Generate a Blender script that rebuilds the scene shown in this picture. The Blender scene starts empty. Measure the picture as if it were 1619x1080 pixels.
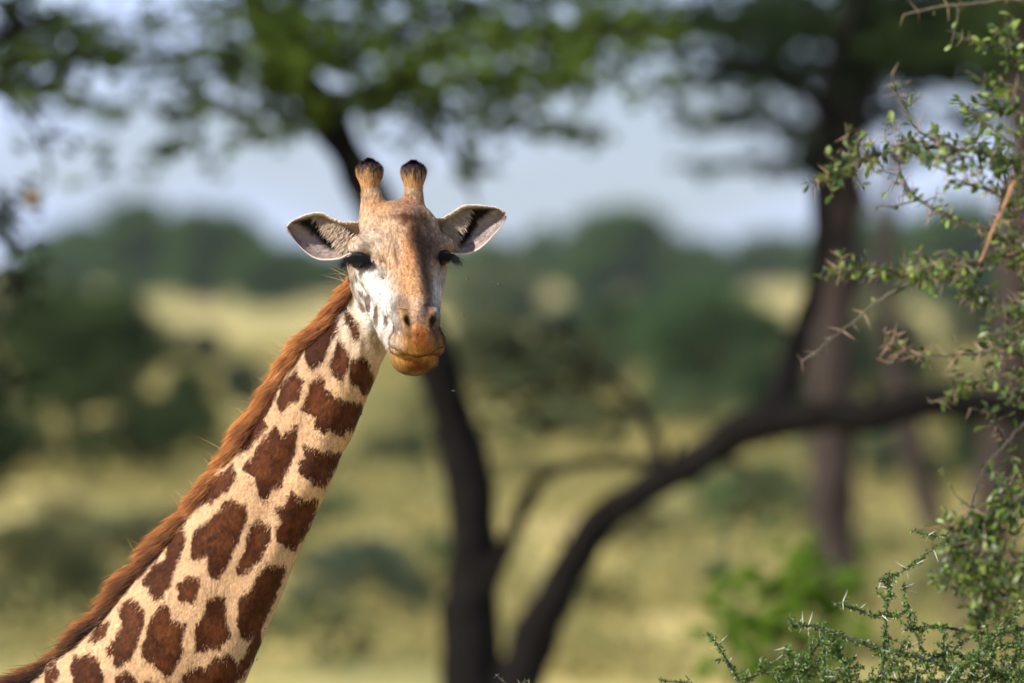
import bpy, math, random
import numpy as np
from mathutils import Vector

scene = bpy.context.scene
COL = scene.collection
# ---------------------------------------------------------------- camera
EYE = 3.7                       # camera height: standing in the roof hatch of a vehicle
LENS, SENSOR, PW = 400.0, 36.0, 1619.0
FPX = LENS / SENSOR * PW        # focal length in photo pixels
PITCH = math.atan(115.0 / FPX)
FOCUS = 31.97
cam_d = bpy.data.cameras.new('camera'); cam = bpy.data.objects.new('camera', cam_d)
COL.objects.link(cam); scene.camera = cam
cam.location = (0, 0, EYE); cam.rotation_euler = (math.pi/2 - PITCH, 0, 0)
cam_d.lens = LENS; cam_d.sensor_width = SENSOR; cam_d.clip_start = 0.5; cam_d.clip_end = 9000
cam_d.dof.use_dof = True; cam_d.dof.focus_distance = FOCUS; cam_d.dof.aperture_fstop = 3.4
# ---------------------------------------------------------------- light
SUN_DIR = Vector((-0.73, -0.45, 0.52)).normalized()    # towards the sun
SUN_EL = math.asin(SUN_DIR.z); SUN_AZ = math.atan2(SUN_DIR.x, SUN_DIR.y)
sun_d = bpy.data.lights.new('sun', 'SUN'); sun = bpy.data.objects.new('sun', sun_d); COL.objects.link(sun)
sun_d.energy = 5.0; sun_d.angle = math.radians(0.5); sun_d.color = (1.0, 0.95, 0.87)
sun.rotation_euler = SUN_DIR.to_track_quat('Z', 'Y').to_euler(); sun.location = (-30, -20, 60)
world = bpy.data.worlds.new('World'); scene.world = world; world.use_nodes = True
wn, wl = world.node_tree.nodes, world.node_tree.links
bg = wn['Background']; bg.inputs['Strength'].default_value = 0.05
sky = wn.new('ShaderNodeTexSky'); sky.sky_type = 'NISHITA'; sky.sun_disc = False
sky.sun_elevation = SUN_EL; sky.sun_rotation = SUN_AZ
sky.air_density = 1.0; sky.dust_density = 0.3; sky.ozone_density = 6.0; sky.altitude = 1200
# thin high cloud veil over the Nishita sky
tc = wn.new('ShaderNodeTexCoord'); mp = wn.new('ShaderNodeMapping'); mp.inputs['Scale'].default_value = (14, 14, 60)
nz = wn.new('ShaderNodeTexNoise'); nz.inputs['Scale'].default_value = 1.6; nz.inputs['Detail'].default_value = 3
rp = wn.new('ShaderNodeMapRange'); rp.inputs['From Min'].default_value = 0.36; rp.inputs['From Max'].default_value = 0.7
rp.inputs['To Min'].default_value = 0.28; rp.inputs['To Max'].default_value = 0.85
mx = wn.new('ShaderNodeMix'); mx.data_type = 'RGBA'; mx.inputs['B'].default_value = (10.4, 12.4, 18.4, 1)
wl.new(tc.outputs['Generated'], mp.inputs['Vector']); wl.new(mp.outputs['Vector'], nz.inputs['Vector'])
wl.new(nz.outputs['Fac'], rp.inputs['Value']); wl.new(rp.outputs['Result'], mx.inputs['Factor'])
wl.new(sky.outputs['Color'], mx.inputs['A']); wl.new(mx.outputs['Result'], bg.inputs['Color'])
vs = scene.view_settings; vs.view_transform = 'Standard'; vs.look = 'None'; vs.exposure = 0.7; vs.gamma = 1.0
vs.use_curve_mapping = False
cy = scene.cycles; cy.max_bounces = 6; cy.diffuse_bounces = 2; cy.glossy_bounces = 2; cy.transmission_bounces = 3
cy.volume_bounces = 0; cy.transparent_max_bounces = 8; cy.use_denoising = True; cy.caustics_reflective = False
cy.caustics_refractive = False; cy.sample_clamp_indirect = 4

# ---------------------------------------------------------------- helpers
rng = np.random.default_rng(7)
random.seed(7)
def W(px, py, Y):               # a traced point of the photograph at its own distance, in metres
    return np.array([(px - 809.5) / FPX * Y, Y, EYE - (py - 425.0) / FPX * Y])
def lin(c):
    c = np.asarray(c, float) / 255.0
    return np.where(c <= 0.04045, c / 12.92, ((c + 0.055) / 1.055) ** 2.4)
def tag(o, label=None, cat=None, group=None, kind=None):
    for k, v in (('label', label), ('category', cat), ('group', group), ('kind', kind)):
        if v: o[k] = v
    return o
def empty(name, loc=(0, 0, 0)):
    o = bpy.data.objects.new(name, None); COL.objects.link(o); o.location = loc; return o
def mesh_np(name, V, F, mat=None, parent=None, smooth=True, col=None, coldom='POINT', normals=None, data_only=False):
    """V (n,3) world coordinates; F an (m,k) array or a list of such arrays"""
    Fs = F if isinstance(F, list) else [F]
    me = bpy.data.meshes.new(name)
    V = np.asarray(V, np.float32); off = np.zeros(3, np.float32)
    q = parent
    while q is not None: off = off + np.array(q.location, np.float32); q = q.parent
    me.vertices.add(len(V)); me.vertices.foreach_set('co', (V - off).ravel())
    loops = np.concatenate([f.ravel() for f in Fs]).astype(np.int32)
    sizes = np.concatenate([np.full(len(f), f.shape[1], np.int32) for f in Fs])
    starts = np.concatenate([[0], np.cumsum(sizes)[:-1]]).astype(np.int32)
    me.loops.add(len(loops)); me.loops.foreach_set('vertex_index', loops)
    me.polygons.add(len(sizes)); me.polygons.foreach_set('loop_start', starts)
    me.update(calc_edges=True); me.validate()
    me.polygons.foreach_set('use_smooth', np.full(len(me.polygons), smooth))
    if col is not None:
        a = me.color_attributes.new('Col', 'FLOAT_COLOR', 'POINT')
        c = np.ones((len(V), 4), np.float32); c[:, :3] = col
        a.data.foreach_set('color', c.ravel())
    if normals is not None:
        me.normals_split_custom_set_from_vertices([tuple(n) for n in normals.tolist()])
    if mat: me.materials.append(mat)
    if data_only: return me
    o = bpy.data.objects.new(name, me); COL.objects.link(o)
    if parent is not None: o.parent = parent
    return o
def hash3(i, j, k, seed):
    h = (i * 374761393 + j * 668265263 + k * 2147483647 * 0 + k * 1274126177 + seed * 974711) & 0xffffffff
    h = ((h ^ (h >> 13)) * 1103515245) & 0xffffffff
    h = (h ^ (h >> 16)) & 0xffffffff
    return (h & 0xffffff).astype(np.float64) / 0xffffff
def vnoise(P, seed=0):          # value noise in [-1, 1]
    P = np.asarray(P, float); I = np.floor(P).astype(np.int64); f = P - I; f = f * f * (3 - 2 * f); out = 0
    for dx in (0, 1):
        for dy in (0, 1):
            for dz in (0, 1):
                w = (f[:, 0] if dx else 1 - f[:, 0]) * (f[:, 1] if dy else 1 - f[:, 1]) * (f[:, 2] if dz else 1 - f[:, 2])
                out = out + w * hash3(I[:, 0] + dx, I[:, 1] + dy, I[:, 2] + dz, seed)
    return out * 2 - 1
def fbm(P, oct=3, seed=0):
    a, s, r = 1.0, 0.0, 0
    for o in range(oct):
        r = r + a * vnoise(np.asarray(P) * 2 ** o, seed + o * 17); s += a; a *= 0.5
    return r / s
def spline(pts, n):             # Catmull-Rom, any number of columns
    P = np.asarray(pts, float); P = np.vstack([2 * P[0] - P[1], P, 2 * P[-1] - P[-2]])
    t = np.linspace(0, len(P) - 3 - 1e-6, n); i = t.astype(int); u = (t - i)[:, None]
    a, b, c, d = P[i], P[i + 1], P[i + 2], P[i + 3]
    return 0.5 * (2 * b + (c - a) * u + (2 * a - 5 * b + 4 * c - d) * u ** 2 + (3 * b - a - 3 * c + d) * u ** 3)
def nrm(a): return a / np.maximum(np.linalg.norm(a, axis=-1, keepdims=True), 1e-9)
def tube(P, R, sides=8, rough=0.0, seed=0, cap=True):
    P = np.asarray(P, float); R = np.asarray(R, float); n = len(P)
    T = nrm(np.gradient(P, axis=0)); up = np.array([0.13, 1, 0.21]); A = nrm(np.cross(T, up)); B = np.cross(T, A)
    an = np.linspace(0, 2 * np.pi, sides, endpoint=False)
    V = P[:, None] + (A[:, None] * np.cos(an)[None, :, None] + B[:, None] * np.sin(an)[None, :, None]) * R[:, None, None]
    V = V.reshape(-1, 3)
    if rough:
        c = np.repeat(P, sides, 0); rr = np.repeat(R, sides)
        d = nrm(V - c); V = V + d * (fbm(V / (rr.mean() * 1.2), 3, seed) * rough * rr)[:, None]
    i = np.arange(n - 1)[:, None] * sides; j = np.arange(sides)[None]; k = (j + 1) % sides
    F = np.stack([i + j, i + k, i + sides + k, i + sides + j], -1).reshape(-1, 4)
    Fs = [F]
    if cap:
        Fs.append(np.arange(sides)[::-1][None]); Fs.append((np.arange(sides) + (n - 1) * sides)[None])
    return V, Fs
def join(parts):                # [(V, [F..]) ..] -> V, [F..]
    Vs, by, off = [], {}, 0
    for V, Fs in parts:
        for f in (Fs if isinstance(Fs, list) else [Fs]): by.setdefault(f.shape[1], []).append(f + off)
        Vs.append(V); off += len(V)
    return np.vstack(Vs), [np.vstack(v) for v in by.values()]
# ---------------------------------------------------------------- materials
def new_mat(name):
    m = bpy.data.materials.new(name); m.use_nodes = True
    return m, m.node_tree.nodes, m.node_tree.links, m.node_tree.nodes['Principled BSDF']
def mat_plain(name, c, rough=0.8, noise=0.25, scale=20, spec=0.2, bump=0.0, c2=None):
    m, n, l, b = new_mat(name); b.inputs['Roughness'].default_value = rough; b.inputs['Specular IOR Level'].default_value = spec
    t = n.new('ShaderNodeTexCoord'); z = n.new('ShaderNodeTexNoise'); z.inputs['Scale'].default_value = scale; z.inputs['Detail'].default_value = 5
    x = n.new('ShaderNodeMix'); x.data_type = 'RGBA'
    c = np.array(c); c2 = c * (1 - noise) if c2 is None else np.array(c2)
    x.inputs['A'].default_value = (*c2, 1); x.inputs['B'].default_value = (*np.minimum(c * (1 + noise), 1), 1)
    l.new(t.outputs['Object'], z.inputs['Vector']); l.new(z.outputs['Fac'], x.inputs['Factor']); l.new(x.outputs['Result'], b.inputs['Base Color'])
    if bump:
        u = n.new('ShaderNodeBump'); u.inputs['Strength'].default_value = bump; u.inputs['Distance'].default_value = 0.02
        l.new(z.outputs['Fac'], u.inputs['Height']); l.new(u.outputs['Normal'], b.inputs['Normal'])
    return m
def mat_vcol(name, rough=0.7, spec=0.15, sheen=0.0, jitter=0.0, scale=60, translucent=0.0, bump=0):
    m, n, l, b = new_mat(name); b.inputs['Roughness'].default_value = rough; b.inputs['Specular IOR Level'].default_value = spec
    a = n.new('ShaderNodeVertexColor'); a.layer_name = 'Col'; src = a.outputs['Color']
    t = n.new('ShaderNodeTexCoord'); z = n.new('ShaderNodeTexNoise'); z.inputs['Scale'].default_value = scale; z.inputs['Detail'].default_value = 6
    l.new(t.outputs['Object'], z.inputs['Vector'])
    if jitter:
        r = n.new('ShaderNodeMapRange'); r.inputs['To Min'].default_value = 1 - jitter; r.inputs['To Max'].default_value = 1 + jitter
        r.inputs['From Min'].default_value = 0.3; r.inputs['From Max'].default_value = 0.7
        v = n.new('ShaderNodeVectorMath'); v.operation = 'SCALE'
        l.new(z.outputs['Fac'], r.inputs['Value']); l.new(src, v.inputs[0]); l.new(r.outputs['Result'], v.inputs['Scale']); src = v.outputs['Vector']
    l.new(src, b.inputs['Base Color'])
    if bump:
        u = n.new('ShaderNodeBump'); u.inputs['Strength'].default_value = bump; u.inputs['Distance'].default_value = 0.004
        l.new(z.outputs['Fac'], u.inputs['Height']); l.new(u.outputs['Normal'], b.inputs['Normal'])
    if translucent:
        tr = n.new('ShaderNodeBsdfTranslucent'); l.new(src, tr.inputs['Color']); ms = n.new('ShaderNodeMixShader'); ms.inputs[0].default_value = translucent
        l.new(b.outputs[0], ms.inputs[1]); l.new(tr.outputs[0], ms.inputs[2]); l.new(ms.outputs[0], n['Material Output'].inputs['Surface'])
    return m
M_LEAF = mat_vcol('leaf', 0.7, 0.15, translucent=0.4)
M_LEAF_NEAR = mat_vcol('thorn_bush_leaf', 0.4, 0.45, translucent=0.3)
M_BARK = mat_plain('acacia_bark', (0.009, 0.0075, 0.0065), 0.95, 0.6, 6, 0.02, 0.8)  # near-black albedo stands in for the crown's shade on the trunk
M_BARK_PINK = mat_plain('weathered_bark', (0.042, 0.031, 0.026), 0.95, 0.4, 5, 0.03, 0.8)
M_TWIG = mat_plain('twig_bark', (0.09, 0.078, 0.05), 0.75, 0.4, 60, 0.3, 0.5)
M_TWIG_DARK = mat_plain('dark_twig_bark', (0.055, 0.045, 0.035), 0.75, 0.4, 60, 0.3, 0.5)
M_TWIG_RED = mat_plain('peeling_red_bark', (0.32, 0.17, 0.09), 0.7, 0.4, 70, 0.3, 0.5)
M_THORN = mat_plain('grey_thorn', (0.40, 0.36, 0.27), 0.5, 0.2, 40, 0.3)
M_THORN_RED = mat_plain('reddish_thorn', (0.36, 0.23, 0.15), 0.5, 0.2, 40, 0.3)
M_THORN_WHITE = mat_plain('white_thorn', (0.66, 0.66, 0.58), 0.45, 0.1, 40, 0.3)
# ================================================================ the setting
def build_ground():
    ys = np.concatenate([np.arange(-40, 200, 4.0), np.arange(200, 1000, 16.0), np.arange(1000, 2041, 40.0)])
    xs = np.concatenate([np.arange(-900, -120, 30.0), np.arange(-120, 121, 4.0), np.arange(150, 901, 30.0)])
    X, Y = np.meshgrid(xs, ys); P = np.stack([X.ravel(), Y.ravel(), np.zeros(X.size)], 1)
    amp = np.clip((P[:, 1] - 60) / 200, 0, 1)
    P[:, 2] = amp * (fbm(P / 60.0, 2, 3) * 0.35) + np.clip((P[:, 1] - 1300) / 700, 0, 1) * 4.3
    n, m = X.shape; i = np.arange(n - 1)[:, None] * m; j = np.arange(m - 1)[None]
    F = np.stack([i + j, i + j + 1, i + m + j + 1, i + m + j], -1).reshape(-1, 4)
    mt, nn, l, b = new_mat('dry_grassland'); b.inputs['Roughness'].default_value = 0.95; b.inputs['Specular IOR Level'].default_value = 0.1
    t = nn.new('ShaderNodeTexCoord')
    def noise(scale, det, sc=(1, 1, 1)):
        mp = nn.new('ShaderNodeMapping'); mp.inputs['Scale'].default_value = sc
        z = nn.new('ShaderNodeTexNoise'); z.inputs['Scale'].default_value = scale; z.inputs['Detail'].default_value = det
        l.new(t.outputs['Object'], mp.inputs['Vector']); l.new(mp.outputs['Vector'], z.inputs['Vector']); return z
    z1 = noise(0.6, 4, (1, 0.16, 1)); z2 = noise(5.0, 4, (1, 0.3, 1)); z3 = noise(0.12, 3, (1, 0.25, 1))
    r = nn.new('ShaderNodeValToRGB'); e = r.color_ramp
    e.elements[0].position = 0.40; e.elements[0].color = (0.13, 0.15, 0.055, 1)
    e.elements[1].position = 0.72; e.elements[1].color = (0.60, 0.46, 0.25, 1)
    e.elements.new(0.53).color = (0.47, 0.37, 0.115, 1)
    a = nn.new('ShaderNodeMath'); a.operation = 'MULTIPLY_ADD'; a.inputs[1].default_value = 0.5
    s = nn.new('ShaderNodeMath'); s.operation = 'MULTIPLY_ADD'; s.inputs[1].default_value = 0.5
    l.new(z3.outputs['Fac'], s.inputs[0]); s.inputs[2].default_value = 0.0
    l.new(z1.outputs['Fac'], a.inputs[0]); l.new(s.outputs[0], a.inputs[2]); l.new(a.outputs[0], r.inputs['Fac'])
    mm = nn.new('ShaderNodeMix'); mm.data_type = 'RGBA'; mm.blend_type = 'MULTIPLY'; mm.inputs['Factor'].default_value = 0.5
    l.new(r.outputs['Color'], mm.inputs['A']); l.new(z2.outputs['Color'], mm.inputs['B']); l.new(r.outputs['Color'], b.inputs['Base Color'])
    o = mesh_np('ground', P, F, mt); tag(o, kind='structure'); return o
build_ground()
def ground_z(x, y):
    p = np.array([[x, y, 0.0]]); return float(np.clip((y - 60) / 200, 0, 1) * fbm(p / 60.0, 2, 3)[0] * 0.35 + np.clip((y - 1300) / 700, 0, 1) * 4.3)

def leaf_quads(C, size, rg, flat=0.35, elong=1.7):
    n = len(C); N = rg.normal(size=(n, 3)); N[:, 2] += flat * 3 * np.sign(rg.random(n) - 0.1); N = nrm(N)
    A = nrm(np.cross(N, rg.normal(size=(n, 3)))); B = np.cross(N, A)
    s = (size * rg.uniform(0.6, 1.3, n))[:, None]; bend = N * s * 0.12
    V = np.stack([C - A * s * elong * .5, C - B * s * .35 + bend, C + A * s * elong * .5, C + B * s * .35 + bend], 1).reshape(-1, 3)
    F = np.arange(n * 4).reshape(-1, 4); return V, F
def leaf_colors(n, c1, c2, rg, per=4):
    t = rg.random(n)[:, None]; c = np.array(c1) * (1 - t) + np.array(c2) * t; c = c * rg.uniform(0.75, 1.2, (n, 1))
    return np.repeat(c, per, 0)
def blob_points(centers, radii, per, rg, shell=0.45):
    """points spread in many flattened sprays; centers (m,3) radii (m,3) per ints"""
    idx = np.repeat(np.arange(len(centers)), per); n = len(idx)
    d = nrm(rg.normal(size=(n, 3))); r = (shell + (1 - shell) * rg.random(n)) ** 0.8
    return centers[idx] + d * r[:, None] * radii[idx]

G_DARK, G_MID = (0.022, 0.038, 0.014), (0.075, 0.125, 0.018)
G_LIT = (0.17, 0.25, 0.03)
def bush(name, label, cat, group, px, base_py, w_px, h_px, c1, c2, leaf=None, n=6000, seed=0, stems=5, lift=0.12, lobes=44, round_=1.0, D=None, trunk_mat=None, dens=1.0):
    """a bush or small tree standing on the ground where the photograph shows its foot"""
    rg = np.random.default_rng(seed + 100)
    D = D or EYE * FPX / (base_py - 425.0)
    x = (px - 809.5) / FPX * D; z0 = ground_z(x, D); s = D / FPX
    top = EYE - (base_py - h_px - 425.0) * s; H = top - z0; Wd = w_px * s
    leaf = leaf or max(0.03, 6.5 * s)
    r = empty(name, (x, D, z0)); tag(r, label, cat, group)
    m = lobes; C = np.zeros((m, 3)); R = np.zeros((m, 3))
    for i in range(m):
        u = rg.uniform(-1, 1); v = rg.uniform(-1, 1); hh = rg.uniform(lift, 1)
        prof = math.sqrt(max(0.05, 1 - (max(hh - 0.45, 0) / 0.58) ** 2)) if round_ else 1
        prof *= 0.72 + 0.28 * min(1, hh / 0.35)
        lw = rg.uniform(0.08, 0.19) * Wd
        C[i] = (x + u * (Wd / 2 - lw * .8) * prof, D + v * (Wd / 2 - lw) * prof, z0 + H * hh * 0.86)
        R[i] = (lw, lw, lw * rg.uniform(0.5, 0.9) * min(1, H / Wd * 1.6))
    P = blob_points(C, R, (np.ones(m) * n * 2.2 / m).astype(int), rg, 0.4)
    P += rg.normal(size=P.shape) * leaf * 0.6; P[:, 2] = np.maximum(P[:, 2], z0 + 0.02)
    V, F = leaf_quads(P, leaf, rg)
    cr = mesh_np('crown', V, F, M_LEAF, r, False, leaf_colors(len(P), c1, c2, rg)); cr['kind'] = 'stuff'
    tr = max(0.03, 0.02 * H) if stems > 1 else 0.04 * H + .03
    for i in range(stems):
        j = rg.integers(m); a = np.array([x + rg.normal() * tr * 2 * (stems > 1), D + rg.normal() * tr * (stems > 1), z0 - .05])
        b = C[j] * 0.9 + np.array([x, D, z0 + H * .6]) * 0.1; mid = (a + b) / 2 + rg.normal(size=3) * H * 0.06; mid[2] = a[2] * .45 + b[2] * .55
        Pn = spline([a, mid, b], 10)
        V, F = tube(Pn, np.linspace(tr, tr * .35, 10), 6, 0.2, i); mesh_np('stem' if stems > 1 else 'trunk', V, F, trunk_mat or M_BARK, r)
    return r

def S(d): return 425 + EYE * FPX / d     # photo row of flat ground at distance d
def EYE_ROW(d): return 425 + (EYE - ground_z(0, d)) * FPX / d
# far tree line, haze-blue
far = [  # px, distance, width px, top py, look
 (60, 700, 200, 385, 'low wide'), (205, 640, 215, 308, 'tall domed'), (345, 600, 210, 322, 'broad rounded'), (450, 560, 170, 385, 'low dark'),
 (120, 830, 160, 352, 'pale'), (560, 720, 190, 395, 'shaggy'), (770, 690, 150, 372, 'loose'), (880, 760, 130, 352, 'grey-green'),
 (985, 610, 235, 322, 'big domed'), (1120, 720, 170, 378, 'low spreading'), (1215, 800, 150, 370, 'faint'), (1400, 640, 210, 335, 'wide dark'),
 (1530, 600, 220, 318, 'heavy'), (690, 840, 120, 385, 'narrow faint'), (1060, 850, 160, 372, 'small faint'),(1320,700,140,360,'pale rounded')]
side = ['at the left edge under the sky', 'on the horizon, tallest left of the giraffe', 'beside the tallest left one on the horizon', 'just left of the left ear, above the tan grass',
 'behind the leftmost ones on the horizon', 'directly behind the giraffe head on the horizon', 'right of the giraffe eye on the horizon', 'left of the big horizon dome',
 'in the middle of the right half horizon', 'right of the big horizon dome', 'left of the thick dark trunk on the horizon', 'right of the thick dark trunk on the horizon',
 'behind the thorn branches at the right edge', 'behind the giraffe cheek, very far', 'behind the big horizon dome, very far','directly behind the thick dark trunk on the horizon']
for i, (px, d, w, top, look) in enumerate(far):
    d = d * 1.95; b0 = EYE_ROW(d); bush('savanna_tree', f'{look} blurred green tree {side[i]}', 'tree', 'blurred trees along the horizon', px, b0, w, b0 - top,
                    (0.036, 0.078, 0.014), (0.085, 0.155, 0.026), n=3600, leaf=0.7, seed=i, stems=1, lobes=34, lift=0.18, D=d)
# middle distance bushes: px, base py, width, height, c1, c2, label
OL, GR, BL = (0.06, 0.072, 0.03), (0.03, 0.06, 0.022), (0.05, 0.085, 0.05)
mid = [
 (120, 775, 400, 330, (0.028, 0.05, 0.014), (0.075, 0.11, 0.03), 'large dark green bush filling the left side behind the giraffe', 26000),
 (-60, 800, 260, 400, (0.022, 0.045, 0.012), (0.05, 0.08, 0.022), 'tall green bush cut off by the left picture edge', 10000),
 (325, 580, 75, 62, OL, GR, 'small dusky bush in the tan grass right of the large dark bush', 1500),
 (385, 655, 80, 95, BL, OL, 'small grey-green bush against the upper mane', 1800),
 (625, 765, 150, 85, GR, BL, 'low green bush under the giraffe chin', 3000),
 (570, 990, 250, 140, (0.09, 0.12, 0.07), (0.13, 0.16, 0.09), 'pale grey-green bush right of the lower neck', 6000),
 (820, 520, 120, 60, OL, GR, 'small bush on the plain right of the muzzle', 1500),
 (1110, 655, 300, 215, (0.04, 0.085, 0.03), (0.10, 0.165, 0.06), 'broad dark green acacia bush above the arching limb', 7500),
 (930, 545, 160, 75, BL, GR, 'dull bush behind the twiggy shrub', 2500),
 (1400, 640, 180, 150, (0.02, 0.045, 0.018), (0.045, 0.08, 0.03), 'dark bush between the two right-hand trunks', 4000),
 (1550, 560, 160, 130, GR, BL, 'green bush behind the thorn branches near the right edge', 3000),
 (230, 900, 300, 110, (0.12, 0.135, 0.055), (0.19, 0.19, 0.085), 'pale low scrub left of the mane', 5000),
 (60, 980, 260, 170, (0.10, 0.12, 0.045), (0.16, 0.165, 0.07), 'low olive scrub in the lower left corner', 5000),
 (1190, 850, 260, 120, (0.10, 0.13, 0.05), (0.15, 0.18, 0.07), 'pale green bush under the right part of the arching limb', 4000),
 (1420, 790, 130, 110, BL, (0.07, 0.1, 0.05), 'grey-green bush behind the slim leaning trunk', 2500),
 (700, 640, 90, 70, BL, OL, 'small bush behind the muzzle and trunk', 1500),
 (250, 750, 210, 240, (0.028, 0.05, 0.014), (0.075, 0.11, 0.03), 'dark bush forming the right shoulder of the large left bush', 9000),
 (900, 715, 260, 90, (0.10, 0.13, 0.05), (0.17, 0.19, 0.08), 'pale scrub in front of the dull green bush, above the thin curved branch', 3000),
 (1080, 690, 240, 80, (0.09, 0.13, 0.05), (0.15, 0.19, 0.08), 'pale green scrub just above the arching limb', 3000),
 (1010, 860, 180, 60, (0.13, 0.14, 0.06), (0.2, 0.2, 0.09), 'straw coloured tuft under the arching limb', 1800),
 (770, 635, 170, 150, (0.08, 0.10, 0.04), (0.12, 0.14, 0.055), 'olive bush behind the upper part of the leaning trunk', 3500),
 (890, 650, 240, 130, (0.06, 0.085, 0.035), (0.11, 0.14, 0.06), 'dull green bush beneath the twiggy olive branches', 5000),
 (1010, 590, 230, 130, (0.035, 0.075, 0.03), (0.075, 0.13, 0.05), 'dark bush left of the broad acacia bush', 5000),
 (1250, 690, 190, 220, (0.03, 0.06, 0.02), (0.06, 0.10, 0.035), 'dark bush touching the thick straight trunk on its left', 5000),
 (1560, 800, 240, 190, (0.03, 0.055, 0.02), (0.06, 0.09, 0.035), 'shaded bush behind the pinkish trunk at the right edge', 5000),
 (960, 960, 110, 45, GR, OL, 'flat green tuft between the arching limb and the bright shrub', 1500),
 (470, 800, 90, 70, BL, OL, 'faint green bush against the middle of the neck', 1500),
]
for i, (px, b0, w, h, c1, c2, lab, n) in enumerate(mid):
    bush('bush', lab, 'bush', 'blurred bushes on the plain', px, b0, w, h, c1, c2, n=n, seed=40 + i, lift=0.02)
rs_ = np.random.default_rng(77)
for i in range(64):
    b0 = 470 + 600 * rs_.random() ** 1.2; px = rs_.uniform(-40, 1640); w = rs_.uniform(60, 240); h = w * rs_.uniform(.22, .5); t = rs_.random(); dark = rs_.random() < .3
    if px < 420 and b0 > 720: b0 = min(b0 + 40, 1070); w *= 1.3; h *= 1.3
    if 250 < px < 620 and 440 < b0 < 700 or (850 < px < 1150 and b0 > 820): continue
    c1 = np.array((0.075, 0.105, 0.04)) * (1 - t) + np.array((0.13, 0.13, 0.05)) * t; c1 = c1 * (.5 if dark else 1)
    bush('scrub', 'small blurred scrub clump scattered over the grassland', 'bush', 'scrub clumps on the grassland', px, b0, w, h, tuple(c1), tuple(c1 * 1.8), n=1300, seed=300 + i, lift=0.0, stems=2, lobes=16)
# scattered low clumps of green herbs on the plain
def herb_clumps():
    rg = np.random.default_rng(5); Ps = []
    for i in range(1500):
        d = rg.uniform(100, 520); x = rg.uniform(-1, 1) * 0.055 * d; s = rg.uniform(0.25, 0.8); n = int(80)
        p = rg.normal(size=(n, 3)) * (s, s * 1.5, 0.26 * s); p[:, 2] = abs(p[:, 2]) * 1.5; Ps.append(p + (x, d, ground_z(x, d)))
    P = np.vstack(Ps); V, F = leaf_quads(P, 0.10, rg, 0.1)
    tag(mesh_np('ground_herbs', V, F, M_LEAF, None, False, leaf_colors(len(P), (0.14, 0.155, 0.045), (0.44, 0.35, 0.13), rg)), 'low green herbs dotted over the dry grassland', 'herbs', kind='stuff')
herb_clumps()

# ---- the haze of a warm day over the plain
hm = bpy.data.materials.new('warm_day_haze'); hm.use_nodes = True; hm.node_tree.nodes.clear()
ho = hm.node_tree.nodes.new('ShaderNodeOutputMaterial'); hv = hm.node_tree.nodes.new('ShaderNodeVolumePrincipled')
hv.inputs['Density'].default_value = 0.00004; hv.inputs['Color'].default_value = (0.86, 0.92, 1.0, 1); hv.inputs['Anisotropy'].default_value = 0.0
hm.node_tree.links.new(hv.outputs[0], ho.inputs['Volume'])
hx, hy0, hy1, hz0, hz1 = 930, -60, 2060, -2, 34
V = np.array([[sx * hx, y, z] for z in (hz0, hz1) for y in (hy0, hy1) for sx in (-1, 1)], float)
F = np.array([[0, 2, 3, 1], [4, 5, 7, 6], [0, 1, 5, 4], [2, 6, 7, 3], [0, 4, 6, 2], [1, 3, 7, 5]])
tag(mesh_np('haze', V, F, hm, None, False), 'thin pale haze over the plain', 'haze', kind='stuff')

# ================================================================ nearer trees
def limb(parent, name, pts, radii_px, Y, mat, sides=14, n=60, rough=0.34, seed=0):
    """pts: (px, py, dY) traced; radii in photo pixels at that distance"""
    Q = spline([tuple(W(p[0], p[1], Y + p[2])) + (r * (Y + p[2]) / FPX,) for p, r in zip(pts, radii_px)], n)
    Q[:, :3] += np.stack([fbm(Q[:, :3] * 1.3 + k * 9, 2, seed + k) for k in range(3)], 1) * 0.04
    V, F = tube(Q[:, :3], Q[:, 3], sides, rough, seed); return mesh_np(name, V, F, mat, parent)
def sprays(parent, clumps, Y, leaf, c1, c2, seed, name='crown', twigs=True, flat=0.5, dens=1.6):
    """clumps: (px, py, rx, ry, dY, rdepth m, leaves)"""
    rg = np.random.default_rng(seed); Ps, tw = [], []
    for (px, py, rx, ry, dY, rd, n) in clumps:
        c = W(px, py, Y + dY); s = (Y + dY) / FPX; n = int(n * dens); k = max(6, int(n / 32))
        cc = rg.normal(size=(k, 3)) * 0.55
        sub = c + cc * (rx * s, rd, ry * s); rs = rg.uniform(3.5, 10, k) * s
        idx = np.repeat(np.arange(k), n // k); d = nrm(rg.normal(size=(len(idx), 3))) * rg.random((len(idx), 1)) ** 0.5
        Ps.append(sub[idx] + d * np.stack([rs * 1.5, rs * 2.0, rs * 0.9], 1)[idx])
        if twigs:
            for q in sub[:: 4]:
                a = c + (q - c) * 0.15 + (0, 0, 0.05); b = q; m = (a + b) / 2 + rg.normal(size=3) * 0.06
                V, F = tube(spline([a, m, b], 5), np.linspace(0.012, 0.005, 5), 4, cap=False); tw.append((V, F))
    P = np.vstack(Ps); V, F = leaf_quads(P, leaf, rg, flat)
    o = mesh_np(name, V, F, M_LEAF, parent, False, leaf_colors(len(P), c1, c2, rg)); o['kind'] = 'stuff'
    if tw:
        V, F = join(tw); t = mesh_np('twigs', V, F, M_BARK, parent); t['kind'] = 'stuff'
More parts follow.
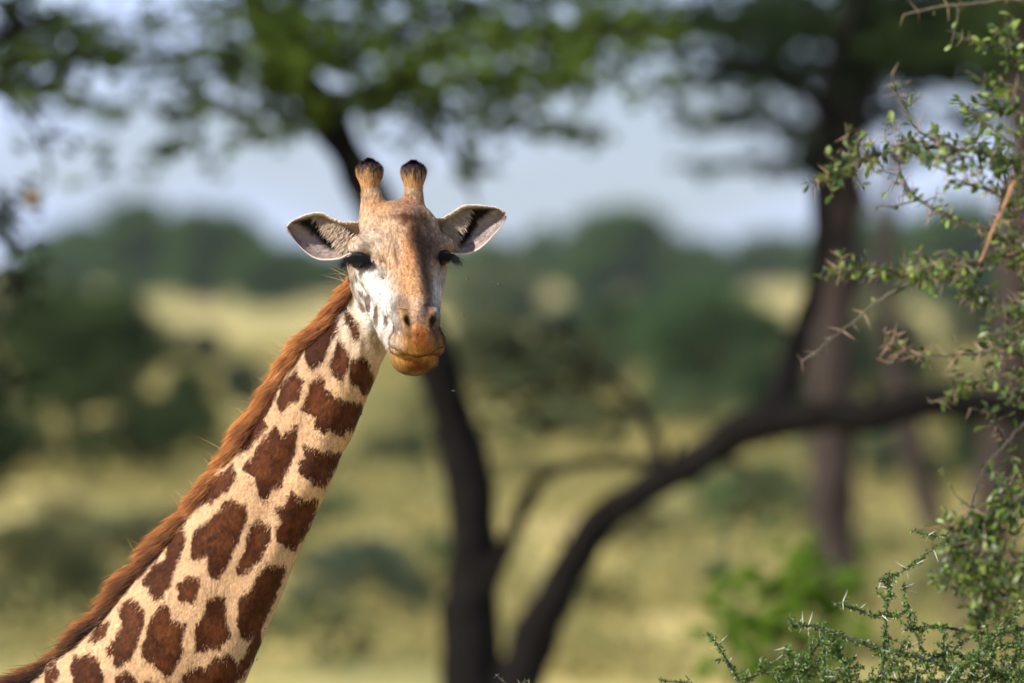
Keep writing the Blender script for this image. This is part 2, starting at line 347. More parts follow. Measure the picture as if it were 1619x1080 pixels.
# ---- the forked umbrella acacia behind the giraffe
YA = 75.0
tA = empty('acacia_tree', tuple(W(800, S(YA), YA)[:2]) + (0.0,))
tag(tA, 'forked umbrella acacia behind the giraffe, one trunk leaning left and one limb arching right', 'tree')
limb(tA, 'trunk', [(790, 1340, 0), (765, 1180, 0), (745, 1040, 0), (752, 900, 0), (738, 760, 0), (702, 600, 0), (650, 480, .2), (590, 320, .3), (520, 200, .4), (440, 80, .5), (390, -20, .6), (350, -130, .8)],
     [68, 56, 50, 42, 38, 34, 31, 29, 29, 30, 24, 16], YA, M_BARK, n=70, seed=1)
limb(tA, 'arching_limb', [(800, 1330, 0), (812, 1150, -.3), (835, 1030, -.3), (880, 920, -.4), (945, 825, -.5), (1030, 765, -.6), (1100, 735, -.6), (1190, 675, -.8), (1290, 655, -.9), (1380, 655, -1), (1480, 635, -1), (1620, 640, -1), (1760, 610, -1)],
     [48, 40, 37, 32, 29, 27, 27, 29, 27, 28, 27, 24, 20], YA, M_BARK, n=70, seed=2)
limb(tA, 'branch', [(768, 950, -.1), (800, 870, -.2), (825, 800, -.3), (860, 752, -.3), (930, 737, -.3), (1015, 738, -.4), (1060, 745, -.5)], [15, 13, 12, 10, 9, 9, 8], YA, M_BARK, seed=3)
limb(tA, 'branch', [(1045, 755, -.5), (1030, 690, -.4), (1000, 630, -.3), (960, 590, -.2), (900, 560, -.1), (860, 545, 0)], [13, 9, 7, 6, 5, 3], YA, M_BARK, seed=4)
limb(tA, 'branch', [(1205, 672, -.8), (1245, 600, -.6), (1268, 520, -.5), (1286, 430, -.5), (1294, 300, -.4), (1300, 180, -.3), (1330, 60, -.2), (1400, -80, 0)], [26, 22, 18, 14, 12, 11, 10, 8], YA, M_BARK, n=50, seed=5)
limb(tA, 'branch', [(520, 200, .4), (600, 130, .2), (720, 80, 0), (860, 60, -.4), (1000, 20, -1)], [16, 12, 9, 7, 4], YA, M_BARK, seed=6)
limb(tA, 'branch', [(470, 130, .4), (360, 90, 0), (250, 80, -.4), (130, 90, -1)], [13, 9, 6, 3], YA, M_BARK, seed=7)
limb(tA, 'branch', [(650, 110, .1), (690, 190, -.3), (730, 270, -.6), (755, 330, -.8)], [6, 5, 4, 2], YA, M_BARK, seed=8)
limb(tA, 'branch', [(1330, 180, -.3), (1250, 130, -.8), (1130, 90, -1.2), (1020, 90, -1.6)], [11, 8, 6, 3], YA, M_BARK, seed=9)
cl = [ # px, py, rx, ry, dY, depth, n
 (430, 40, 90, 45, 0, .6, 1700), (520, 90, 90, 40, -.8, .6, 1900), (620, 60, 100, 50, 0, .7, 1900), (640, 140, 90, 32, -.6, .5, 1400), (740, 40, 90, 45, .5, .6, 1800),
 (760, 125, 80, 32, -.3, .6, 1300), (850, 60, 90, 40, 0, .6, 1800), (880, 130, 80, 26, -.5, .5, 1200), (960, 50, 90, 40, -.3, .7, 1700), (370, 110, 70, 32, -.6, .5, 1100),
 (330, 180, 90, 26, -.5, .5, 800), (440, 150, 60, 30, 0, .4, 900), (280, 120, 70, 26, -.3, .5, 600), (420, 215, 60, 18, -.6, .4, 380), (270, 240, 50, 14, -.3, .4, 260),
 (120, 60, 90, 50, -1, .7, 1300), (40, 40, 60, 45, -1.2, .6, 1100), (60, 140, 70, 35, -1, .6, 900), (190, 90, 60, 30, -.8, .6, 600), (150, 170, 60, 18, -.8, .4, 350), (30, 100, 50, 30, -1, .5, 700),
 (700, 180, 50, 26, -.4, .4, 500), (740, 255, 26, 40, -.7, .3, 320), (820, 195, 70, 16, -.5, .4, 400), (900, 215, 60, 14, -.6, .4, 260), (580, 170, 50, 20, -.2, .4, 500),
 (320, 20, 60, 40, 0, .5, 500), (500, 0, 150, 35, .5, .8, 1500), (700, 0, 150, 35, .5, .8, 1500), (900, -5, 150, 35, .5, .8, 1500), (480, 185, 60, 22, .1, .5, 600)]
cl += [(x, y, 90, 45, d, .9, m) for x, y, d, m in [(430, 200, -.5, 330), (560, 150, -.6, 700), (660, 200, -.4, 420), (790, 170, -.5, 650), (880, 200, -.4, 330), (960, 120, -.4, 500), (330, 240, -.5, 240), (230, 180, -.8, 300), (180, 260, -.8, 150), (100, 200, -.9, 220), (480, 60, -1.2, 900), (700, 90, -1.2, 900), (860, 100, -1.2, 800), (980, 60, -1, 700), (250, 50, -1, 330), (350, 60, -1, 700), (1040, 130, -.6, 260), (720, 270, -.5, 110), (90, 100, -1, 500)]]
sprays(tA, cl, YA, 0.034, G_MID, G_LIT, 11)
ab = [(x, y, 130, 40, d, 1.2, 900) for x, y, d in [(100, -60, -1), (300, -70, 0), (500, -70, 0), (700, -75, .3), (900, -75, 0), (1100, -70, -.5), (1300, -75, -.5), (1500, -60, -.5), (400, -140, 0), (650, -150, 0), (900, -150, 0), (1200, -150, 0)]]
ab += [(x, y, 150, 45, d, 1.4, 800) for x, y, d in [(200, -150, -2), (-200, -130, -1.5), (-400, -100, -2), (-150, -210, -2), (150, -220, -1), (1400, -200, 1)]]
sprays(tA, ab, YA, 0.045, G_DARK, G_MID, 12)
olv = [(800, 560, 60, 38, .5, .5, 650), (860, 620, 70, 38, .2, .5, 800), (930, 600, 60, 40, 0, .5, 700), (900, 530, 60, 28, .3, .5, 520), (840, 670, 50, 28, .1, .4, 350), (980, 660, 40, 34, -.1, .4, 350), (775, 640, 30, 34, .3, .3, 250)]
sprays(tA, olv, YA, 0.024, (0.06, 0.065, 0.022), (0.12, 0.12, 0.045), 13, 'undergrowth_sprays')
for k, (x, y, a, b, r) in enumerate([(716, 640, 676, 612, 6), (752, 905, 790, 880, 7), (905, 880, 880, 850, 6), (1060, 748, 1075, 700, 7), (1240, 665, 1225, 700, 6), (1390, 655, 1385, 610, 9), (1130, 715, 1190, 745, 7), (600, 345, 570, 340, 5)]):
    limb(tA, 'broken_stub', [(x, y, -.3), ((x + a) / 2, (y + b) / 2 - 2, -.3), (a, b, -.35)], [r * 1.5, r, r * .6], YA, M_BARK, 8, 12, .3, 90 + k)
# ---- big acacia on the right, two trunks of its own further right
YB = 128.0
tB = empty('acacia_tree', tuple(W(1330, S(YB), YB)[:2]) + (ground_z(W(1330, 900, YB)[0], YB),))
tag(tB, 'tall acacia with thick straight trunk and dark crown at upper right', 'tree')
limb(tB, 'trunk', [(1328, 960, 0), (1322, 900, 0), (1318, 780, 0), (1318, 640, 0), (1322, 500, 0), (1328, 350, 0), (1338, 200, 0), (1350, 80, 0), (1370, -60, .5)], [46, 40, 37, 36, 37, 38, 38, 36, 26], YB, M_BARK_PINK, n=60, seed=21)
limb(tB, 'branch', [(1335, 230, 0), (1290, 170, -.5), (1220, 120, -1), (1120, 90, -1)], [15, 12, 8, 4], YB, M_BARK, seed=22)
limb(tB, 'branch', [(1322, 340, 0), (1290, 290, -.3), (1240, 262, -.6), (1150, 258, -1), (1080, 265, -1)], [11, 8, 6, 4, 2], YB, M_BARK, seed=23)
limb(tB, 'branch', [(1345, 170, 0), (1420, 100, .4), (1520, 60, .8), (1640, 40, 1)], [16, 13, 9, 5], YB, M_BARK, seed=24)
cb = [(1080, 40, 100, 45, -1, 1.2, 1500), (1200, 40, 100, 50, -1, 1.2, 2400), (1300, 30, 100, 50, 0, 1.2, 2600), (1400, 40, 100, 50, 0, 1.2, 2600), (1500, 45, 100, 50, 0, 1.2, 2600), (1600, 40, 90, 55, 0, 1.2, 2400),
 (1150, 120, 80, 28, -1, .8, 700), (1250, 120, 70, 34, -1, .8, 1000), (1370, 110, 70, 34, 0, .8, 1200), (1470, 115, 70, 26, 0, .8, 900), (1570, 120, 60, 30, 0, .8, 900), (1180, 180, 80, 22, -1, .8, 450),
 (1260, 200, 60, 26, -1, .6, 450), (1110, 200, 60, 14, -1, .6, 180), (1400, 180, 50, 26, 0, .6, 420), (1530, 190, 60, 22, 0, .6, 350), (1430, 250, 50, 14, 0, .6, 160), (1250, 265, 60, 14, -1, .5, 260), (1160, 262, 70, 10, -1, .5, 260), (1290, 240, 34, 22, 0, .5, 260)]
sprays(tB, cb, YB, 0.065, (0.02, 0.04, 0.012), (0.05, 0.085, 0.02), 31, dens=3.2)
sprays(tB, [(x, y, 130, 50, 0, 2, 1800) for x, y in [(1450, 90), (1540, 30), (1100, -60), (1300, -70), (1500, -70), (1650, -40), (1200, -140), (1420, -150), (1600, -130)]], YB, 0.08, G_DARK, G_MID, 32)
YC = 150.0
tC = empty('acacia_tree', tuple(W(1485, S(YC), YC)[:2]) + (ground_z(W(1485, 900, YC)[0], YC),))
tag(tC, 'slim bare trunk leaning left under the arching limb', 'tree')
limb(tC, 'trunk', [(1490, 880, 0), (1474, 820, 0), (1452, 740, 0), (1432, 660, 0), (1412, 560, 0), (1400, 450, 0), (1410, 300, 0), (1430, 120, 0)], [27, 23, 20, 19, 17, 15, 12, 8], YC, M_BARK_PINK, seed=41)
sprays(tC, [(1430, 60, 90, 50, 0, 1.2, 1500), (1460, -10, 90, 40, 0, 1.2, 1200)], YC, 0.06, G_DARK, G_MID, 42)
YD = 112.0
tD = empty('acacia_tree', tuple(W(1560, S(YD), YD)[:2]) + (ground_z(W(1560, 900, YD)[0], YD),))
tag(tD, 'thick pinkish grey trunk at the right picture edge behind the leaves', 'tree')
limb(tD, 'trunk', [(1556, 1040, 0), (1552, 960, 0), (1560, 860, 0), (1575, 760, 0), (1592, 640, 0), (1605, 500, 0), (1612, 350, 0), (1615, 150, 0), (1600, 0, 0)], [60, 50, 42, 38, 36, 34, 30, 26, 18], YD, M_BARK_PINK, seed=51)
sprays(tD, [(1600, 20, 90, 60, 0, 1.2, 1800), (1580, 90, 60, 34, 0, .8, 900), (1640, -60, 100, 40, 0, 1.2, 1200)], YD, 0.05, G_DARK, G_MID, 52)
# ---- tree at the left edge: hanging foliage with a nest
YL = 58.0
tL = empty('acacia_tree', tuple(W(-160, S(YL), YL)[:2]) + (0.0,))
tag(tL, 'tree outside the left edge, only its drooping twigs show', 'tree')
limb(tL, 'trunk', [(-160, 1600, 0), (-180, 1200, 0), (-170, 800, 0), (-150, 400, 0), (-120, 150, 0), (-80, -60, 0)], [60, 50, 46, 42, 36, 24], YL, M_BARK, seed=61)
limb(tL, 'branch', [(-130, 200, 0), (-40, 90, 0), (50, 40, 0), (150, 20, 0)], [18, 12, 8, 3], YL, M_BARK, seed=62)
limb(tL, 'branch', [(-60, 110, 0), (20, 160, 0), (70, 230, 0), (80, 290, 0), (55, 320, 0)], [5, 4, 3, 2, 1.5], YL, M_BARK, seed=63)
limb(tL, 'branch', [(-150, 380, 0), (-60, 330, 0), (10, 350, 0), (50, 420, 0)], [10, 7, 4, 2], YL, M_BARK, seed=64)
sprays(tL, [(20, 20, 90, 45, 0, .5, 1000), (110, 110, 70, 30, 0, .4, 420), (0, 120, 60, 40, 0, .4, 600), (60, 230, 40, 22, 0, .3, 120), (10, 350, 50, 40, 0, .4, 420), (20, 450, 60, 60, 0, .4, 700), (0, 600, 60, 70, 0, .4, 800), (-20, 720, 50, 60, 0, .4, 600), (30, 310, 30, 20, 0, .3, 130)], YL, 0.026, G_DARK, (0.06, 0.09, 0.03), 65)
def nest():
    c = W(52, 316, YL); an = np.linspace(0, np.pi, 12); P = c + np.stack([0 * an, 0 * an, -np.cos(an) * 0.05], 1)
    V, F = tube(P, np.sin(an) * 0.042 + 0.003, 12, 0.3, 3)
    tag(mesh_np('weaver_nest', V, F, mat_plain('straw', (0.22, 0.14, 0.06), 0.9, 0.4, 60, .1, .8)), 'small brown nest hanging from twigs at the left edge', 'nest')
nest()
# ---- bright green shrub and pale sapling
YS = 62.0
sh = empty('green_shrub', tuple(W(1235, S(YS), YS)[:2]) + (0.0,)); tag(sh, 'bright fresh green leafy shrub at the foot of the thick straight trunk', 'shrub')
for i, (a, b) in enumerate([(1240, 1190), (1250, 1260), (1235, 1160), (1260, 1300), (1245, 1230)]):
    limb(sh, 'stem', [(a, S(YS) + 4, 0), ((a + b) / 2, 1250, 0), (b, 960, 0)], [5, 4, 2], YS, M_TWIG, 6, 14, seed=70 + i)
sprays(sh, [(1170, 950, 60, 34, 0, .3, 330), (1230, 900, 70, 26, 0, .2, 160), (1205, 925, 40, 20, 0, .2, 220), (1290, 925, 60, 40, 0, .3, 900), (1225, 985, 70, 30, 0, .3, 700), (1330, 965, 50, 40, .1, .3, 520), (1190, 1010, 60, 26, 0, .3, 500), (1268, 880, 30, 26, 0, .15, 300), (1270, 1060, 80, 40, .1, .3, 1000), (1190, 1060, 60, 30, 0, .3, 500)], YS, 0.036, (0.09, 0.18, 0.012), (0.20, 0.33, 0.03), 77, 'foliage', False, .2, dens=1.7)
sp = empty('sapling', tuple(W(1140, S(YS + 3), YS + 3)[:2]) + (0.0,)); tag(sp, 'spindly pale sapling with sparse leaves left of the bright green shrub', 'sapling')
limb(sp, 'stem', [(1165, 1440, 0), (1155, 1100, 0), (1140, 920, 0), (1150, 830, 0), (1150, 750, 0)], [5, 4, 3, 2.4, 1.5], YS + 3, M_TWIG, 6, 20, seed=81)
limb(sp, 'stem', [(1140, 930, 0), (1120, 900, 0), (1105, 870, 0)], [2.4, 2, 1.2], YS + 3, M_TWIG, 5, 10, seed=82)
sprays(sp, [(1135, 910, 26, 26, 0, .1, 260), (1150, 830, 34, 26, 0, .1, 110), (1152, 770, 22, 22, 0, .1, 90), (1200, 840, 30, 18, 0, .1, 70), (1165, 970, 20, 20, 0, .1, 90)], YS + 3, 0.028, (0.07, 0.13, 0.04), (0.13, 0.2, 0.07), 83, 'foliage', False, .2)
# ================================================================ the giraffe
# sculpted in its own frame: units of 1.779 mm, x right, y away from the viewer, z up (v = row of the photograph at 32 m)
GY = 32.0; U = GY / FPX
def G2W(P):                      # giraffe units (x, depth, v) -> metres
    P = np.asarray(P, float); return np.stack([(P[:, 0] - 809.5) * U, GY + P[:, 1] * U, EYE - (P[:, 2] - 425.0) * U], 1)
def axis(segs):
    out = [segs[0][0]]
    for a, b, st in segs:
        n = max(1, int(round((b - a) / st))); out += list(np.linspace(a, b, n + 1)[1:])
    return np.array(out, float)
AX = axis([(-1060, -60, 13), (-60, 738, 2.6)]); AY = axis([(-196, 176, 3.0), (176, 420, 13)]); AV = axis([(296, 1110, 2.6), (1110, 2512, 13)])
FLD = np.full((len(AX), len(AY), len(AV)), 60.0, np.float32)
def box(lo, hi):
    s = []
    for A, a, b in zip((AX, AY, AV), lo, hi): s.append(slice(int(np.searchsorted(A, a)), int(np.searchsorted(A, b)) + 1))
    return tuple(s)
def smin(a, b, k):
    h = np.maximum(k - np.abs(a - b), 0) / k; return np.minimum(a, b) - h * h * k * 0.25
def put(sl, d, k, op):
    f = FLD[sl]; FLD[sl] = smin(f, d, k) if op == '+' else -smin(-f, d, k)
def grid(sl): return AX[sl[0]][:, None, None], AY[sl[1]][None, :, None], AV[sl[2]][None, None, :]
def cone(a, b, ra, rb, k=14, op='+', sy=1.0):
    a = np.array(a, float); b = np.array(b, float); m = max(ra, rb) + 32
    lo = np.minimum(a, b) - m; hi = np.maximum(a, b) + m; lo[1] = min(a[1], b[1]) - m * sy - 10; hi[1] = max(a[1], b[1]) + m * sy + 10
    sl = box(lo, hi); X, Y, V = grid(sl); A = a / (1, sy, 1); B = b / (1, sy, 1); ba = B - A; Y = Y / sy
    h = np.clip(((X - A[0]) * ba[0] + (Y - A[1]) * ba[1] + (V - A[2]) * ba[2]) / max(ba @ ba, 1e-6), 0, 1)
    d = np.sqrt((X - A[0] - h * ba[0]) ** 2 + (Y - A[1] - h * ba[1]) ** 2 + (V - A[2] - h * ba[2]) ** 2) - (ra + (rb - ra) * h)
    put(sl, d.astype(np.float32), k, op)
def ell(c, r, k=14, op='+', rot=0.0):     # rot: tilt in the x-v plane, degrees
    c = np.array(c, float); r = np.array(r, float); m = r.max() + 32; sl = box(c - m, c + m); X, Y, V = grid(sl)
    ca, sa = math.cos(math.radians(rot)), math.sin(math.radians(rot)); x, v = X - c[0], V - c[2]; x, v = x * ca + v * sa, -x * sa + v * ca; y = Y - c[1]
    k0 = np.sqrt((x / r[0]) ** 2 + (y / r[1]) ** 2 + (v / r[2]) ** 2); k1 = np.sqrt((x / r[0] ** 2) ** 2 + (y / r[1] ** 2) ** 2 + (v / r[2] ** 2) ** 2)
    put(sl, (k0 * (k0 - 1) / np.maximum(k1, 1e-6)).astype(np.float32), k, op)
# torso and legs (outside the frame on the left, but standing there)
ell((-150, 90, 1370), (150, 105, 250), 30, '+', -12); ell((-430, 90, 1370), (310, 118, 215), 30, '+', -6); ell((-700, 90, 1400), (190, 108, 200), 30)
for yy, dx in ((30, 0), (150, 22)):
    cone((-150 + dx, yy, 1480), (-120 + dx, yy, 1960), 72, 36, 30); cone((-120 + dx, yy, 1960), (-118 + dx, yy, 2400), 36, 23, 12); cone((-118 + dx, yy, 2400), (-110 + dx, yy, 2478), 27, 36, 12)
    cone((-760 - dx, yy, 1480), (-720 - dx, yy, 1830), 105, 48, 30); cone((-720 - dx, yy, 1830), (-795 - dx, yy, 2020), 46, 32, 14); cone((-795 - dx, yy, 2020), (-770 - dx, yy, 2400), 31, 22, 12); cone((-770 - dx, yy, 2400), (-758 - dx, yy, 2478), 27, 36, 12)
cone((-870, 90, 1300), (-905, 90, 1700), 14, 8, 12); cone((-905, 90, 1700), (-895, 90, 1860), 8, 20, 6)
# neck
NK = [(606, 98, 440, 44), (588, 96, 480, 47), (558, 92, 530, 53), (527, 90, 578, 63), (498, 88, 628, 70), (469, 86, 681, 70), (442, 85, 734, 75), (400, 84, 802, 83), (349, 82, 893, 96), (302, 82, 970, 109), (265, 82, 1034, 120), (150, 84, 1170, 140), (20, 88, 1290, 160), (-120, 90, 1390, 190)]
for a, b in zip(NK[:-1], NK[1:]): cone(a[:3], b[:3], a[3], b[3], 22, '+', 0.72)
# muscle ridges and windpipe fold on the neck
cone((600, 60, 470), (480, 44, 760), 16, 22, 26); cone((480, 44, 760), (250, 30, 1250), 22, 30, 26)
cone((596, 70, 530), (535, 66, 680), 12, 14, 22); cone((535, 66, 680), (300, 60, 1200), 14, 26, 26)
# head
ell((630, 40, 364), (62, 52, 46), 14); ell((634, 14, 360), (50, 44, 33), 16)
cone((592, 34, 345), (586, 42, 298), 25, 13, 10); cone((650, 42, 345), (654, 46, 298), 24, 13, 10)
cone((638, 22, 385), (660, -84, 495), 57, 35, 16)
cone((640, -18, 352), (652, -66, 425), 20, 15, 15); cone((652, -66, 425), (666, -138, 506), 15, 18, 13)
ell((605, -32, 432), (14, 14, 26), 14, '-', -20); ell((678, -26, 434), (9, 14, 26), 12, '-', -6); ell((598, -12, 352), (16, 12, 14), 16, '-'); ell((672, 0, 352), (14, 12, 14), 16, '-')
ell((572, 8, 389), (23, 22, 18), 15); ell((699, 28, 387), (19, 25, 18), 13)
cone((577, 12, 425), (622, -66, 488), 19, 17, 16); cone((692, 32, 424), (682, -50, 490), 15, 12, 16)
cone((592, 62, 440), (634, -72, 540), 36, 24, 18); cone((672, 84, 440), (672, -66, 540), 22, 20, 18)
cone((560, 40, 410), (575, 60, 450), 14, 20, 14)
ell((661, -128, 536), (41, 38, 27), 12, '+', 0); ell((633, -122, 545), (17, 26, 15), 9); ell((688, -116, 544), (16, 26, 15), 9); ell((664, -152, 538), (28, 18, 22), 12)
ell((656, -92, 565), (36, 40, 24), 3); ell((654, -98, 573), (27, 30, 17), 6)
ell((638, -140, 508), (15, 18, 22), 10, '+', -18); ell((684, -132, 507), (12, 18, 22), 10, '+', 12)
cone((641, -168, 496), (650, -166, 519), 4.4, 6.5, 4, '-'); cone((682, -160, 496), (688, -156, 517), 4.4, 6.5, 4, '-')
cone((650, -168, 520), (655, -168, 532), 3.0, 2.0, 5, '-')
for a, b in zip([(604, -92, 538), (622, -136, 551), (640, -160, 564), (664, -172, 567), (684, -160, 562)], [(622, -136, 551), (640, -160, 564), (664, -172, 567), (684, -160, 562), (704, -118, 546)]): cone(a, b, 3.8, 3.8, 4, '-')
ell((566, -6, 409), (19, 16, 8), 6, '-'); ell((701, 14, 405), (15, 16, 8), 6, '-')
# skin folds below the jaw and beside the nose
for i in range(6):
    cone((592 - i * 3, 22, 515 + i * 9), (622 - i * 4, 10, 533 + i * 8), 1.6, 2.2, 5, '-')
cone((618, -40, 440), (622, -60, 470), 1.5, 1.5, 6, '-'); cone((600, -10, 405), (622, -46, 440), 1.5, 1.2, 6, '-')

def surface_nets(F, ax):
    ins = F < 0; S0 = ins[:-1, :-1, :-1]; mix = np.zeros(S0.shape, bool)
    nx, ny, nz = F.shape; cr = [(a, b, c) for a in (0, 1) for b in (0, 1) for c in (0, 1)]
    sub = lambda A, c: A[c[0]:nx - 1 + c[0], c[1]:ny - 1 + c[1], c[2]:nz - 1 + c[2]]
    cnt = np.zeros(S0.shape, np.int8)
    for c in cr: cnt += sub(ins, c)
    I, J, K = np.nonzero((cnt > 0) & (cnt < 8)); vid = np.full(S0.shape, -1, np.int32); vid[I, J, K] = np.arange(len(I))
    acc = np.zeros((len(I), 3)); w = np.zeros(len(I))
    for c in cr:
        for d in range(3):
            if c[d]: continue
            e = list(c); e[d] = 1
            fa = F[I + c[0], J + c[1], K + c[2]].astype(float); fb = F[I + e[0], J + e[1], K + e[2]].astype(float); m = (fa < 0) != (fb < 0)
            t = np.where(m, fa / np.where(m, fa - fb, 1), 0); p = np.tile(np.array(c, float), (len(I), 1)); p[:, d] += t
            acc += p * m[:, None]; w += m
    acc /= w[:, None]; V = np.zeros((len(I), 3))
    for d, (A, ix) in enumerate(zip(ax, (I, J, K))):
        V[:, d] = A[ix] + acc[:, d] * (A[ix + 1] - A[ix])
    Q = []
    for d in range(3):
        sa = [slice(0, None)] * 3; sb = [slice(0, None)] * 3; sa[d] = slice(0, -1); sb[d] = slice(1, None)
        A, B = ins[tuple(sa)], ins[tuple(sb)]; i, j, k = np.nonzero(A != B); o = [x for x in range(3) if x != d]
        ok = np.ones(len(i), bool); ijk = [i, j, k]
        for x in o: ok &= (ijk[x] > 0) & (ijk[x] < F.shape[x] - 1)
        ijk = [q[ok] for q in ijk]; fl = A[ijk[0], ijk[1], ijk[2]]
        def at(u, v):
            q = [z.copy() for z in ijk]; q[o[0]] -= u; q[o[1]] -= v; return vid[q[0], q[1], q[2]]
        q = np.stack([at(1, 1), at(0, 1), at(0, 0), at(1, 0)], 1)
        if d == 1: fl = ~fl
        q[~fl] = q[~fl][:, ::-1]; Q.append(q)
    return V, np.vstack(Q)
GVv, GF = surface_nets(FLD, (AX, AY, AV)); del FLD
GF = GF[:, ::-1]                                   # v runs downwards: flip
def vnormals(V, F):
    a, b, c, d = (V[F[:, i]] for i in range(4)); n = np.cross(c - a, d - b); N = np.zeros_like(V)
    for i in range(4):
        for k in range(3): N[:, k] += np.bincount(F[:, i], n[:, k], len(V))
    return nrm(N)
def relax(V, F, it=2):
    for _ in range(it):
        s = np.zeros_like(V); c = np.bincount(F.ravel(), minlength=len(V)) * 2.0
        for i in range(4):
            for o in (1, 3):
                for k in range(3): s[:, k] += np.bincount(F[:, i], V[F[:, (i + o) % 4], k], len(V))
        V = V * 0.4 + s / c[:, None] * 0.6
    return V
GVv = relax(GVv, GF, 2)
GN = vnormals(GVv, GF)
if (GN[:, 1] * (GVv[:, 1] - 90)).mean() < 0: GN = -GN; GF = GF[:, ::-1]
fine = (GVv[:, 0] > -60) & (GVv[:, 2] < 1110)
hd = np.clip((545 - GVv[:, 2]) / 40, 0, 1) * (GVv[:, 1] < 60)
disp = fbm(GVv / 26.0, 3, 5) * 1.1 + fbm(GVv * (1 / 9., 1 / 9., 1 / 9.), 2, 6) * 0.5
# vertical fine skin folds of the upper neck, wrinkles over the eyes
ax_ = GVv[:, 0] * 0.85 + GVv[:, 2] * 0.53
fold = np.sin(GVv[:, 0] / 2.9 + fbm(GVv / (30., 30., 90.), 2, 9) * 3) * np.clip(1 - np.abs(GVv[:, 2] - 545) / 95, 0, 1) * np.clip(1 - abs(GVv[:, 0] - 560) / 60, 0, 1)
br = np.sin(GVv[:, 0] / 3.0 - GVv[:, 2] / 3.2 + fbm(GVv / 20., 2, 10) * 3) * np.exp(-((GVv[:, 0] - 582) / 22) ** 2 - ((GVv[:, 2] - 385) / 16) ** 2)
br2 = np.sin(-GVv[:, 0] / 3.0 - GVv[:, 2] / 3.2 + fbm(GVv / 20., 2, 10) * 3) * np.exp(-((GVv[:, 0] - 696) / 16) ** 2 - ((GVv[:, 2] - 383) / 16) ** 2)
wr = (fbm(GVv / (7., 7., 3.2), 2, 12) * 1.3 * np.exp(-((GVv[:, 2] - 490) / 26) ** 2) + fbm(GVv / (3.6, 9., 12.), 2, 13) * .7) * (GVv[:, 1] < 60) * (GVv[:, 2] < 600) * (GVv[:, 0] > 550)
GVv = GVv + GN * ((disp + fold * 1.7 + (br + br2) * 1.6 + wr) * fine)[:, None]
GN = vnormals(GVv, GF); 
if (GN[:, 1] * (GVv[:, 1] - 90)).mean() < 0: GN = -GN

# ---- coat colour, a property of the skin plus some shade painted on the face (traced patches of the left flank of the neck)
def z3(pts): return np.array(pts, float) / 3.176 + (360, 420)
def z2(pts): return np.array(pts, float) / 2.25 + (0, 600)
def zh(pts): return np.array(pts, float) / 5.4 + (530, 400)
PATCH = [z3(p) for p in [
 [(490,215),(510,210),(515,265),(552,255),(545,330),(500,400),(480,480),(430,530),(400,490),(385,460),(390,400),(440,330),(470,240)],
 [(550,385),(575,385),(600,450),(595,530),(570,570),(535,545),(515,500),(540,440)],
 [(625,465),(670,460),(710,510),(725,560),(715,620),(680,655),(655,610),(620,590),(620,520)],
 [(335,530),(350,560),(378,590),(350,660),(290,715),(262,740),(245,700),(260,650),(265,600),(300,560)],
 [(470,570),(488,630),(520,650),(560,680),(640,690),(680,720),(640,800),(580,855),(520,840),(440,820),(445,760),(370,730),(400,660),(410,610)],
 [(225,640),(210,710),(170,780),(200,800),(150,860),(75,950),(40,915),(60,860),(130,760),(180,690)],
 [(590,190),(620,270),(650,290),(662,350),(655,378),(632,372),(618,320),(592,300)],
 [(570,60),(604,95),(598,180),(575,190),(545,165),(525,130)]]]
PATCH += [z2(p) for p in [
 [(980,165),(1000,210),(1055,170),(1045,260),(1000,370),(930,430),(915,360),(865,320),(885,290),(920,240),(950,200)],
 [(1080,240),(1140,260),(1210,265),(1190,320),(1150,380),(1070,340),(1065,310),(1090,290)],
 [(1040,400),(1060,430),(1130,430),(1115,490),(1070,570),(1040,610),(990,570),(985,530),(1010,500),(985,460),(1020,440)],
 [(820,430),(875,460),(870,520),(820,620),(800,680),(770,710),(745,690),(740,620),(680,635),(690,540),(720,520),(740,500)],
 [(920,500),(960,530),(955,580),(920,650),(850,700),(845,670),(880,600),(890,540)],
 [(955,660),(1010,670),(990,740),(925,890),(870,930),(850,880),(850,790),(900,740),(925,690)],
 [(820,310),(840,350),(790,410),(740,440),(720,420),(760,350),(800,330)],
 [(600,570),(640,530),(660,560),(630,640),(600,740),(560,790),(535,760),(540,740),(505,720),(540,670),(590,650)],
 [(675,700),(710,715),(700,770),(680,800),(640,780),(635,730)],
 [(470,780),(515,830),(500,900),(460,1000),(410,1020),(410,980),(380,970),(440,880),(420,820)],
 [(385,860),(370,920),(310,940),(350,880)],
 [(590,800),(605,860),(660,870),(640,930),(650,960),(620,1030),(595,1050),(540,1010),(505,980),(520,920),(540,850)],
 [(740,790),(800,770),(800,880),(820,900),(780,960),(700,965),(700,880),(730,830)],
 [(760,1000),(830,985),(840,1020),(820,1140),(660,1140),(640,1090),(665,1045),(740,1020)],
 [(270,990),(320,975),(345,1000),(370,1060),(370,1100),(280,1120),(250,1030)],
 [(900,930),(920,890),(925,960),(860,1060),(830,1080),(870,990)],
 [(190,1020),(210,1060),(160,1120),(160,1040)],
 [(410,1060),(460,1045),(495,1090),(420,1130)], [(520,1080),(600,1085),(620,1150),(500,1160)]]]
SPOT = [zh(p) for p in [[(180,310),(230,330),(248,400),(205,372)], [(245,360),(295,345),(302,430),(297,510),(265,500),(245,440)],
 [(335,440),(365,450),(372,560),(368,632),(328,600),(325,540)], [(418,520),(445,530),(458,600),(440,650),(412,600)], [(225,255),(245,250),(248,285),(230,280)],
 [(130,270),(160,350),(200,400),(245,470),(262,520),(225,510),(180,470),(150,400)], [(100,180),(125,240),(135,330),(110,320),(96,240)], [(165,180),(185,200),(186,255),(168,240)]]]
